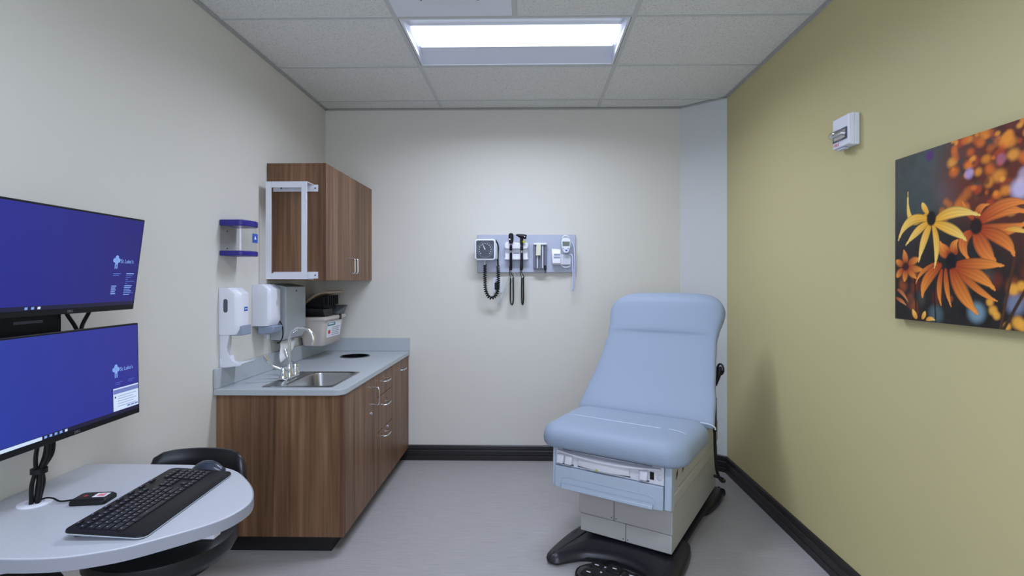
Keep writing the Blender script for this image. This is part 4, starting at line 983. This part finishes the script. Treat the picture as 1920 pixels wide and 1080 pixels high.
# monitors
def monitor(label, loc, tilt, yaw, scr, lower):
    t = thing('monitor', label, 'monitor', loc, (tilt, 0, PI/2 + yaw), 'stacked monitors')
    W, Hh = .54, .322
    build(box(-W/2, W/2, 0, .012, 0, Hh), 'panel', 'black', t, local=True, bev=.002)
    build(box(-.17, .17, .0122, .045, .05, .26), 'rear_housing', 'black', t, local=True, bev=.012)
    s = build(MB().box(-W/2 + .006, W/2 - .006, -.0010, -.0002, .018, Hh - .006), 'screen', scr, t, local=True)
    zb_ = .018
    def q(x0, x1, z0, z1, m_, nm='screen_graphic', y=-.0013): return build(box(x0, x1, y, y + .0002, z0, z1), nm, m_, s, local=True)
    q(-W/2 + .006, W/2 - .006, zb_, zb_ + .0125, 'scr_bar', 'taskbar')
    text('DELL', .010, (0, -.0004, .0055), (1, 0, 0), (0, 0, 1), 'logo_grey', t, local=True, align='CENTER', name='maker_mark')
    icx = [-.155, -.135, -.115] if not lower else [-.115, -.098, -.081, -.064, -.046]
    for k, x in enumerate(icx): q(x, x + .009, zb_ + .003, zb_ + .010, 'scr_text' if k < len(icx) - 1 else 'scr_white', 'taskbar_icon', -.0016)
    if lower: q(-W/2 + .012, -.122, zb_ + .0015, zb_ + .011, 'scr_white', 'search_box', -.0016)
    # emblem: figure formed of four rounded lobes and two legs
    ex, ez = (.160, .170)
    for dx, dz in ((0, .012), (-.009, .002), (.009, .002), (0, -.004)):
        build(MB().lathe([(.0075, 0), (.0075, .0002), (.001, .0003)], (ex + dx, -.0013, ez + dz), 12, 'y'), 'emblem', 'scr_text', s, local=True)
    q(ex - .006, ex - .002, ez - .026, ez - .008, 'scr_text', 'emblem'); q(ex + .002, ex + .006, ez - .026, ez - .008, 'scr_text', 'emblem')
    text('St Luke\u2019s', .019, (ex + .018, -.0014, ez - .006), (1, 0, 0), (0, 0, 1), 'scr_text', s, local=True, sx=.88)
    if not lower:
        for k in range(2): q(.152, .186 - .008 * k, .126 - .006 * k, .1285 - .006 * k, 'scr_dim', 'text_line')
        q(.212, .248, .126, .1295, 'scr_text', 'text_line')
        for k in range(10): q(.211, .222 + .020 * ((k * 7) % 3 == 0) + .012 * (k % 2), .120 - .0068 * k, .1222 - .0068 * k, 'scr_dim', 'text_line')
        for k in range(5): q(.150, .172 - .003 * (k % 2), .083 - .0065 * k, .086 - .0065 * k, 'scr_text', 'text_line')
        for k in range(6): q(.209, .245 - .004 * (k % 3), .084 - .0062 * k, .0868 - .0062 * k, 'scr_text', 'text_line')
    else:
        for k in range(2): q(.155, .188 - .010 * k, .126 - .006 * k, .1275 - .006 * k, 'scr_dim', 'text_line'); q(.214, .246 - .010 * k, .128 - .006 * k, .1295 - .006 * k, 'scr_dim', 'text_line')
        q(.146, .263, .0315, .108, 'scr_white', 'message_window'); q(.1462, .2628, .089, .1035, 'scr_grey', 'message_bar', -.0016)
        for k in range(5): q(.166, .252 - .014 * (k % 2), .079 - .0085 * k, .0805 - .0085 * k, 'scr_grey', 'text_line', -.0016)
        q(.152, .158, .075, .081, 'navy', 'message_icon', -.0016)
        for k in range(3): q(.208 + k * .018, .223 + k * .018, .037, .042, 'scr_grey', 'message_button', -.0016)
    return t
monitor('upper of two stacked monitors with a deep blue desktop', (-1.411, 1.572, 1.2975), .130, .041, 'screen_up', False)
monitor('lower of two stacked monitors, with a pale message window', (-1.394, 1.579, .926), -.0185, .038, 'screen_low', True)
# wall mount between them
wmnt = thing('monitor_mount', 'black wall mount column behind the two monitors', 'monitor mount', (XL + .05, 1.52, 1.0))
build(box(XL + .001, XL + .03, 1.46, 1.60, .95, 1.60), 'wall_plate', 'black', wmnt, bev=.003)
build(box(XL + .0305, XL + .115, 1.40, 1.625, 1.205, 1.325), 'power_box', 'black', wmnt, bev=.004)
build(box(XL + .1152, XL + .1162, 1.47, 1.56, 1.272, 1.280), 'vent_strip', 'grey_dark', wmnt)
build(box(XL + .0305, XL + .132, 1.54, 1.60, 1.42, 1.50), 'arm', 'black', wmnt, bev=.004)
build(box(XL + .0305, XL + .150, 1.54, 1.60, 1.04, 1.12), 'arm', 'black', wmnt, bev=.004)
cb = thing('cable_bundle', 'black cables looping between monitors and down to the desk grommet', 'cables', (gp[0], gp[1], DZ))
build(MB().tube(bez([(-1.47, 1.60, 1.36), (-1.472, 1.625, 1.30), (-1.468, 1.655, 1.25), (-1.46, 1.67, 1.20)], 5), .006, 7), 'cable', 'black', cb, smooth=True)
build(MB().tube(bez([(-1.47, 1.735, 1.36), (-1.472, 1.715, 1.30), (-1.468, 1.68, 1.25), (-1.46, 1.668, 1.20)], 5), .006, 7), 'cable', 'black', cb, smooth=True)
for k, (ox, oy) in enumerate(((.011, 0), (-.006, .010), (-.006, -.010), (.004, .013))):
    sp_ = .9 + .2 * (k % 2)
    build(MB().tube(bez([(-1.465 + ox, 1.555 + oy, 1.0), (-1.468 + ox*1.4*sp_, 1.55 + oy*1.5*sp_, .92), (-1.47 + ox*1.5*sp_, 1.545 + oy*1.6*sp_, .87), (-1.472 + ox * .7, 1.535 + oy * .7, .83), (-1.474 + ox * 1.1*sp_, 1.53 + oy * 1.1*sp_, .79), (gp[0] + ox * .7, gp[1] + oy * .7, DZ + .0015)], 6), .0058, 7), 'cable', 'black', cb, smooth=True)
build(MB().tube([(-1.472, 1.535, .823), (-1.472, 1.535, .837)], .021, 12), 'strap', 'black', cb, smooth=True)

# stool with curved back
def wheelbase(t, cx, cy, zs, cr_=.27):
    build(MB().lathe([(.025, .06), (.03, .10), (.025, .12), (.025, .30), (.018, .30), (.018, zs), (.001, zs)], (cx, cy, 0), 16), 'post', 'black', t, smooth=True)
    for k in range(5):
        a = 2 * PI * k / 5 + .3; dx, dy = math.cos(a), math.sin(a)
        build(MB().tube([(cx + dx * .02, cy + dy * .02, .10), (cx + dx * cr_, cy + dy * cr_, .072)], [.018, .012], 8), 'base_arm', 'black', t, smooth=True)
        build(MB().tube([(cx + dx * cr_ - dy * .018, cy + dy * cr_ + dx * .018, .0265), (cx + dx * cr_ + dy * .018, cy + dy * cr_ - dx * .018, .0265)], .026, 14), 'castor', 'black', t, smooth=True)
cx, cy = -1.235, 1.74
st = thing('stool_chair', 'black vinyl stool with curved back pushed under the desk', 'stool', (cx, cy, 0))
build(MB().lathe([(.001, .455), (.17, .455), (.205, .47), (.222, .50), (.215, .53), (.18, .548), (.001, .552)], (cx, cy, 0), 36), 'seat', 'black_vinyl', st, smooth=True)
build(MB().lathe([(.15, .43), (.15, .454)], (cx, cy, 0), 24), 'seat_pan', 'black', st)
wheelbase(st, cx, cy, .43, .235)
secs = []
R_ = .27
for k in range(15):
    a = math.radians(90 - 47 + 94 * k / 14); ef = max(.02, 1 - ((k - 7) / 7) ** 8)
    c_ = Vector((cx - .045 + R_ * math.cos(a) * .98, cy + .035 + R_ * math.sin(a), 0)); n = Vector((math.cos(a), math.sin(a), 0))
    q = []
    for j in range(14):
        b_ = 2 * PI * j / 14
        q.append(tuple(c_ + n * (.024 * math.cos(b_) * (.5 + .5 * ef)) + Vector((0, 0, .622 + .115 * ef**.6 * math.copysign(abs(math.sin(b_)) ** .6, math.sin(b_))))))
    secs.append(q)
build(MB().loft(secs), 'backrest', 'black_vinyl', st, smooth=True)
build(MB().tube(bez([(cx - .04, cy + .10, .44), (cx - .043, cy + .28, .44), (cx - .045, cy + .345, .50), (cx - .045, cy + .338, .62)], 6), .014, 8), 'back_post', 'black', st, smooth=True)
cx, cy = -1.405, 1.30
s2 = thing('stool', 'dark round stool tucked under the desk by the wall', 'stool', (cx, cy, 0))
build(MB().lathe([(.001, .53), (.14, .53), (.165, .545), (.17, .57), (.155, .60), (.001, .612)], (cx, cy, 0), 30), 'seat', 'black_vinyl', s2, smooth=True)
wheelbase(s2, cx, cy, .53, .145)

# ================================================================== EXAM CHAIR
EC = (.457, 2.654, 0)
ec = thing('exam_chair', 'blue-grey vinyl powered exam chair on a white telescoping base', 'exam chair', EC, (0, 0, math.radians(-31)))
def part(mb, name, m_, parent=None, **k): return build(mb, name, m_, parent or ec, local=True, **k)
bo = [(-.27, -.265), (-.22, -.262), (-.18, -.215), (-.11, -.150), (.04, -.115), (.16, -.140), (.215, -.20), (.255, -.262), (.30, -.262), (.335, -.22), (.335, -.10), (.325, .10), (.30, .22), (.25, .27), (.245, .60), (.29, .70), (.315, .85), (.31, 1.0), (.27, 1.06), (-.22, 1.06), (-.26, 1.0), (-.265, .85), (-.24, .70), (-.205, .60), (-.205, .27), (-.245, .20), (-.28, .05), (-.298, -.10), (-.30, -.22)]
sb = [(p.x, p.y) for p in bez([(x, y, 0) for x, y in bo] + [(bo[0][0], bo[0][1], 0)], 3)][:-1]
def ins(pts, d):
    n_ = len(pts); o = []
    for i in range(n_):
        a = Vector(pts[i-1]); b_ = Vector(pts[(i+1) % n_]); t_ = (b_ - a).normalized(); o.append((pts[i][0] - t_.y * d, pts[i][1] + t_.x * d))
    return o
def bh(y): return .052 if y > 0 else .052 + max(y, -.26) * .06
part(MB().loft([[(x, y, .006) for x, y in ins(sb, .008)], [(x, y, .018) for x, y in sb], [(x, y, bh(y) - .010) for x, y in ins(sb, .004)], [(x, y, bh(y) + .004) for x, y in ins(sb, .018)], [(x, y, bh(y) + .012) for x, y in ins(sb, .04)]]), 'base', 'base_black', smooth=True)
for x, y in ((-.22, -.18), (.27, -.18), (-.2, .95), (.25, .95)):
    part(MB().lathe([(.03, 0), (.03, .0062)], (x, y, 0), 14), 'floor_glide', 'black')
# telescoping covers, each tier of two halves with a vertical joint
cxo = .022
part(box(cxo - .228, cxo + .228, .02, .985, .0655, .345), 'core', 'dark')
for hw, y0, y1, z0, z1, joint in ((.242, .004, 1.0, .075, .166, .03), (.247, -.002, 1.005, .170, .284, -.03), (.252, -.008, 1.01, .288, .338, -.03)):
    for s in (-1, 1):
        a, b_ = (cxo - hw, joint - .001) if s < 0 else (joint + .001, cxo + hw)
        part(box(a, b_, y0, y1, z0, z1), 'cover_panel', 'chair_cream', bev=.004)
    for dx in (-.012, .012):
        part(MB().lathe([(.0035, 0), (.003, .001), (.001, .0012)], (joint + dx, y0, z0 + .014), 8, 'y'), 'screw', 'grey_dark')
# chassis with drawer
hx0, hx1, yf_ = -.312, .300, -.140
part(box(hx0 + .012, hx1 - .004, yf_ + .02, .88, .342, .40), 'chassis_pan', 'chair_cream', bev=.01)
part(box(hx0 + .004, hx1, yf_ + .03, .90, .4005, .535), 'chassis_body', 'chair_cream', bev=.012)
for a, b_ in ((hx0, hx0 + .016), (hx1 - .03, hx1 + .004)):
    part(MB().loft([[(a, yf_ - .004, .345), (b_, yf_ - .004, .345), (b_, yf_ + .05, .345), (a, yf_ + .05, .345)], [(a, yf_ + .006, .545), (b_, yf_ + .006, .545), (b_, yf_ + .05, .545), (a, yf_ + .05, .545)]]), 'corner_post', 'chassis', bev=.006)
dr = part(MB().loft([[(x, yf_ - .006 + dy, z) for x, z in ((hx0 + .018, .452), (hx0 + .018, .345), (hx0 + .05, .340), (hx1 - .065, .340), (hx1 - .033, .345), (hx1 - .033, .452))] for dy in (0, .022)]), 'drawer', 'chassis', bev=.003)
lipP = [(-.0062, .342), (-.018, .341), (-.025, .346), (-.024, .360), (-.014, .366), (-.0062, .368)]
part(MB().loft([[(x, yf_ + d, z) for d, z in lipP] for x in (hx0 + .062, hx1 - .078)]), 'pull_lip', 'chassis', dr, bev=.003)
lp2 = [(hx0 + .050, .350), (hx0 + .058, .392), (hx0 + .085, .402), (hx1 - .10, .402), (hx1 - .073, .392), (hx1 - .065, .350)]
part(MB().tube([(x, yf_ - .0065, z) for x, z in lp2], .003, 6), 'pull_outline', 'chassis', dr, smooth=True)
part(box(hx0 + .018, hx1 - .032, yf_ + .004, yf_ + .03, .454, .545), 'front_panel', 'chair_white', bev=.003)
# step tray with curved face
secs = []
for k in range(11):
    a = k / 10; x = -.165 + .27 * a; bul = .018 * math.sin(PI * a)
    secs.append([(x, yf_ + .0035, .470), (x, yf_ - .004 - bul, .470), (x, yf_ - .006 - bul, .490), (x, yf_ - .002 - bul, .512), (x, yf_ + .0035, .514)])
sp_ = part(MB().loft(secs), 'step_tray', 'chair_white', smooth=True, bev=.002)
part(box(-.168, .108, yf_ + .001, yf_ + .0038, .463, .468), 'tray_shadow', 'grey_dark')  # dark strip standing in for the shade under the step tray
part(MB().lathe([(.006, 0), (.005, .003), (.001, .003)], (-.055, yf_ - .022, .474), 10, 'y'), 'sticker', 'yellowgreen', sp_)
secs = []
for k in range(13):
    a = k / 12; x = hx0 + .03 + (hx1 - .045 - hx0 - .03) * a; dz = -.012 * math.sin(PI * a); bul = .022 * math.sin(PI * a)
    secs.append([(x, yf_ + .0035, .528 + dz * .4), (x, yf_ - .010 - bul, .526 + dz), (x, yf_ - .010 - bul, .534 + dz), (x, yf_ + .0035, .536 + dz * .4)])
part(MB().loft(secs), 'paper_tray', 'chair_white', smooth=True)
part(box(hx0 + .06, hx1 - .085, yf_ - .002, yf_ + .06, .5372, .5535), 'tray_shadow_plate', 'grey_dark')  # dark plate painted as the shade between seat and paper tray
for x in (-.262, -.215, .175):
    part(box(x - .022, x + .024, yf_ + .001, yf_ + .0038, .461, .4675), 'tab_shadow', 'grey_dark')  # dark strip painted as the shade beneath each tab
    part(MB().loft([[(x - .022, yf_ + .0035, .468), (x + .022, yf_ + .0035, .468), (x + .022, yf_ + .0035, .515), (x - .022, yf_ + .0035, .515)], [(x - .018, yf_ - .022, .470), (x + .018, yf_ - .022, .470), (x + .018, yf_ - .010, .508), (x - .018, yf_ - .010, .508)]]), 'stirrup_tab', 'chair_white', bev=.005)
part(box(.203, .222, yf_ + .001, yf_ + .0038, .475, .510), 'socket', 'black')
part(MB().lathe([(.013, 0), (.013, .002), (.010, .004), (.001, .004)], (.248, yf_ + .0035, .490), 16, 'y'), 'key_lock', 'grey_light', smooth=True)
# side details
for y in (-.05, .06, .22):
    part(MB().loft([[(hx1 - .002, y, .462), (hx1 - .002, y + .028, .478), (hx1 - .002, y + .028, .505), (hx1 - .002, y, .490)], [(hx1 + .0012, y, .462), (hx1 + .0012, y + .028, .478), (hx1 + .0012, y + .028, .505), (hx1 + .0012, y, .490)]]), 'side_slot', 'rust')
part(box(hx1 - .0, hx1 + .006, -.02, .80, .415, .42), 'side_rail', 'chair_cream')
part(box(-.27, .27, -.06, .50, .5355, .566), 'seat_frame', 'grey_dark', bev=.004)
# upholstery
def sgnpow(v, p): return math.copysign(abs(v) ** p, v)
SX, SYF, SYB, SR = .381, -.208, .335, .105
prof_s = [(.085, .5555), (.045, .556), (.024, .559), (.010, .566), (.003, .577), (0, .590), (.0, .606), (.003, .622), (.010, .637), (.022, .650), (.038, .660), (.058, .667), (.085, .671), (.12, .673), (.17, .6735)]
def ztop(inset):
    q = prof_s[7:]
    for (d0, z0), (d1, z1) in zip(q, q[1:]):
        if inset <= d1: return z0 + (z1 - z0) * max(0, inset - d0) / (d1 - d0)
    return q[-1][1]
secs = []
for d, z in prof_s:
    ring_ = []
    for x, y in rrect(-SX + d, SX - d, SYF + d, SYB - d, max(SR - d, .03), 8):
        fl = .012 * max(0, -y / .2) * (x / SX) ** 2                         # corners of the front roll droop a little
        ring_.append((x + .006 * (y / .3) * (1 if x > 0 else -1), y + .018 * (abs(x) / SX) ** 3 * (y < 0), z - fl))
    secs.append(ring_)
part(MB().loft(secs), 'seat_cushion', 'vinyl', smooth=True)
seam = []
for k in range(15):
    x = -.295 + .50 * k / 14; seam.append((x, .035 - .010 * k / 14, ztop(SX - abs(x)) + .0004))
part(MB().tube(seam, .0013, 6), 'stitch_line', 'vinyl_line', smooth=True)
part(MB().tube([(x, .030 - .016 * ((x - .24) / .09) ** 2, ztop(SX - x) + .0004) for x in (.24, .258, .276, .294, .312, .33)], .0013, 6), 'stitch_line', 'vinyl_line', smooth=True)
ax = Vector((0, .545, .838)); nr = Vector((0, -.838, .545))
B0 = Vector((-.004, .335, .615))
Lb = .835
prof = [(0, .398), (.15, .384), (.35, .358), (.5, .342), (.62, .333), (.70, .338), (.80, .352), (.88, .360), (1, .360)]
def hwf(s):
    for (a, ha), (b_, hb) in zip(prof, prof[1:]):
        if s <= b_: t_ = (s - a) / (b_ - a); t_ = t_ * t_ * (3 - 2 * t_); return ha + (hb - ha) * t_
    return prof[-1][1]
secs = []
ss = [0, .01, .03, .06] + [.06 + .56 * k / 14 for k in range(1, 15)] + [.635, .648, .656, .664, .674, .69, .71, .74, .77, .80, .83, .86, .88, .90, .92, .94, .955, .97, .98, .99, .996, 1.0]
NB = 36
for s in ss:
    d = (1 - s) * Lb; R1 = .16
    cor = 0 if d > R1 else R1 - math.sqrt(max(0, R1 * R1 - (R1 - d) ** 2))
    hw = hwf(s) - cor * .95
    db = s * Lb; cb_ = 0 if db > .04 else .04 - math.sqrt(max(0, .0016 - (.04 - db) ** 2)); hw -= cb_ * .5
    tf = .036; tb_ = .05
    et = math.sqrt(max(.003, 1 - (1 - min(d / .10, 1)) ** 2)); e0 = math.sqrt(max(.01, 1 - (1 - min(db / .05, 1)) ** 2))
    pil = max(0, min(1, (s - .652) / .045)); pil = math.sqrt(1 - (1 - pil) ** 2); gro = math.exp(-((s - .650) / .012) ** 2)
    sl = max(0, min(1, (s - .60) / .29)); tf = tf + .056 * (sl ** 1.5 * (1 - .25 * sl))
    wing = .018 * (1 - pil)
    c_ = B0 + ax * (Lb * s) + Vector((.034 * s, 0, 0))
    q = []
    for j in range(NB):
        a = 2 * PI * j / NB
        cx_, sn = sgnpow(math.cos(a), .42), sgnpow(math.sin(a), .6)
        x = hw * cx_
        o_n = (tf if sn > 0 else tb_) * sn * min(et, e0)
        if sn > 0: o_n -= wing * (1 - (x / max(hw, .01)) ** 2) * .6
        curve = -.02 * math.sin(PI * min(s / .65, 1))
        sag = -.020 * (1 - (x / max(hw, .01)) ** 2) * gro * 0
        arch = ax * (-.018 * (x / .35) ** 2 * (s ** 6))
        q.append(tuple(c_ + Vector((x, 0, 0)) + nr * (o_n + curve) + arch))
    secs.append(q)
part(MB().loft(secs), 'backrest_cushion', 'vinyl', smooth=True, sub=1)
bb = B0 + ax * .10 - nr * .075
part(MB().loft([[tuple(B0 + ax * (Lb * s_) + Vector((x, 0, 0)) - nr * o_) for x, o_ in ((-w_, .045), (w_, .045), (w_ * .9, .085), (-w_ * .9, .085))] for s_, w_ in ((.05, .30), (.5, .28), (.85, .26))]), 'back_shell', 'chair_cream', bev=.012)
part(box(-.10, .12, .40, .80, .5355, .60), 'hinge_block', 'grey_dark', bev=.006)
part(MB().tube([(.02, .50, .59), (.02, .62, .80)], .03, 12), 'lift_strut', 'grey_dark', smooth=True)
# welt cord where seat meets back at right side
part(MB().tube(bez([(.33, .300, .655), (.365, .318, .648), (.392, .335, .634), (.398, .34, .618)], 4), .004, 6), 'welt', 'vinyl_line', smooth=True)

# hand control on the side of the backrest, with its coiled cord
def cw(lx, ly, z): return tuple(wm(ec) @ Vector((lx, ly, z)))
hc = thing('hand_control', 'black hand control hooked on the exam chair back, with coiled cord', 'hand control', cw(.37, .60, .80))
part2 = lambda mb, n, m_, **k: build(mb, n, m_, hc, **k)
hp = [cw(.345, .60, .80), cw(.358, .60, .85), cw(.366, .60, .885), cw(.368, .60, .91)]
part2(MB().tube(hp, [.008, .014, .017, .012], 10), 'grip', 'black', smooth=True)
ringp = [cw(.372 + .017 * math.cos(a), .60, .895 + .030 * math.sin(a)) for a in [2*PI*k/18 for k in range(18)]]
part2(MB().tube(ringp, .006, 8, closed=True), 'hook', 'black_gloss', smooth=True)
part2(MB().tube(bez([cw(.345, .60, .80), cw(.335, .60, .77), cw(.335, .61, .74), cw(.34, .615, .72)], 5), .004, 6), 'cord', 'black', smooth=True)
part2(MB().tube(helix([cw(.338, .615, .725), cw(.338, .615, .62), cw(.338, .615, .53)], .009, 22, 8), .0035, 5), 'coiled_cord', 'black', smooth=True)
part2(MB().tube(bez([cw(.338, .615, .54), cw(.34, .62, .42), cw(.345, .64, .30), cw(.352, .72, .22), cw(.355, .80, .19), cw(.335, .86, .18), cw(.282, .86, .19)], 6), .009, 8), 'cord_sleeve', 'black', smooth=True)

# foot control in front of the base
fc_ = thing('foot_control', 'black oval foot control with white marks in front of the exam chair', 'foot pedal', cw(.055, -.258, 0), (0, 0, math.radians(-31)))
def fo(sx, sy, z): return [(sx * math.cos(a), sy * math.sin(a) * (1 if math.sin(a) < 0 else .92), z) for a in [2*PI*k/36 for k in range(36)]]
build(MB().loft([fo(.165, .115, .001), fo(.172, .122, .012), fo(.168, .118, .026), fo(.150, .10, .036), fo(.10, .06, .041)]), 'housing', 'black_gloss', fc_, local=True, smooth=True)
for x, y, w, d in ((-.085, .045, .035, .03), (0, .055, .04, .032), (.085, .045, .035, .03), (-.095, -.03, .035, .03), (0, -.045, .045, .03), (.095, -.03, .035, .03)):
    pd = build(MB().loft([[(px, py, .034) for px, py in rrect(x - w, x + w, y - d, y + d, .012, 3)], [(px, py, .046 if abs(x) < .05 else .043) for px, py in rrect(x - w*.85, x + w*.85, y - d*.8, y + d*.8, .010, 3)]]), 'pedal', 'black', fc_, local=True, smooth=True)
    zt = .0462 if abs(x) < .05 else .0432
    build(box(x - .010, x + .010, y - .003, y + .003, zt, zt + .0006), 'pedal_mark', 'white_print', pd, local=True)
for x, y, c in ((-.045, .05, 'grey_light'), (.046, .015, 'grey_light'), (-.045, .0, 'grey_light'), (.132, .03, 'red_print')):
    build(MB().lathe([(.006, 0), (.004, .003), (.001, .003)], (x, y, .040), 10), 'indicator', c, fc_, local=True)
build(MB().tube(bez([(-.08, .085, .03), (-.06, .13, .03), (-.02, .15, .03), (.03, .18, .04)], 5), .004, 6), 'cord', 'black', fc_, local=True, smooth=True)
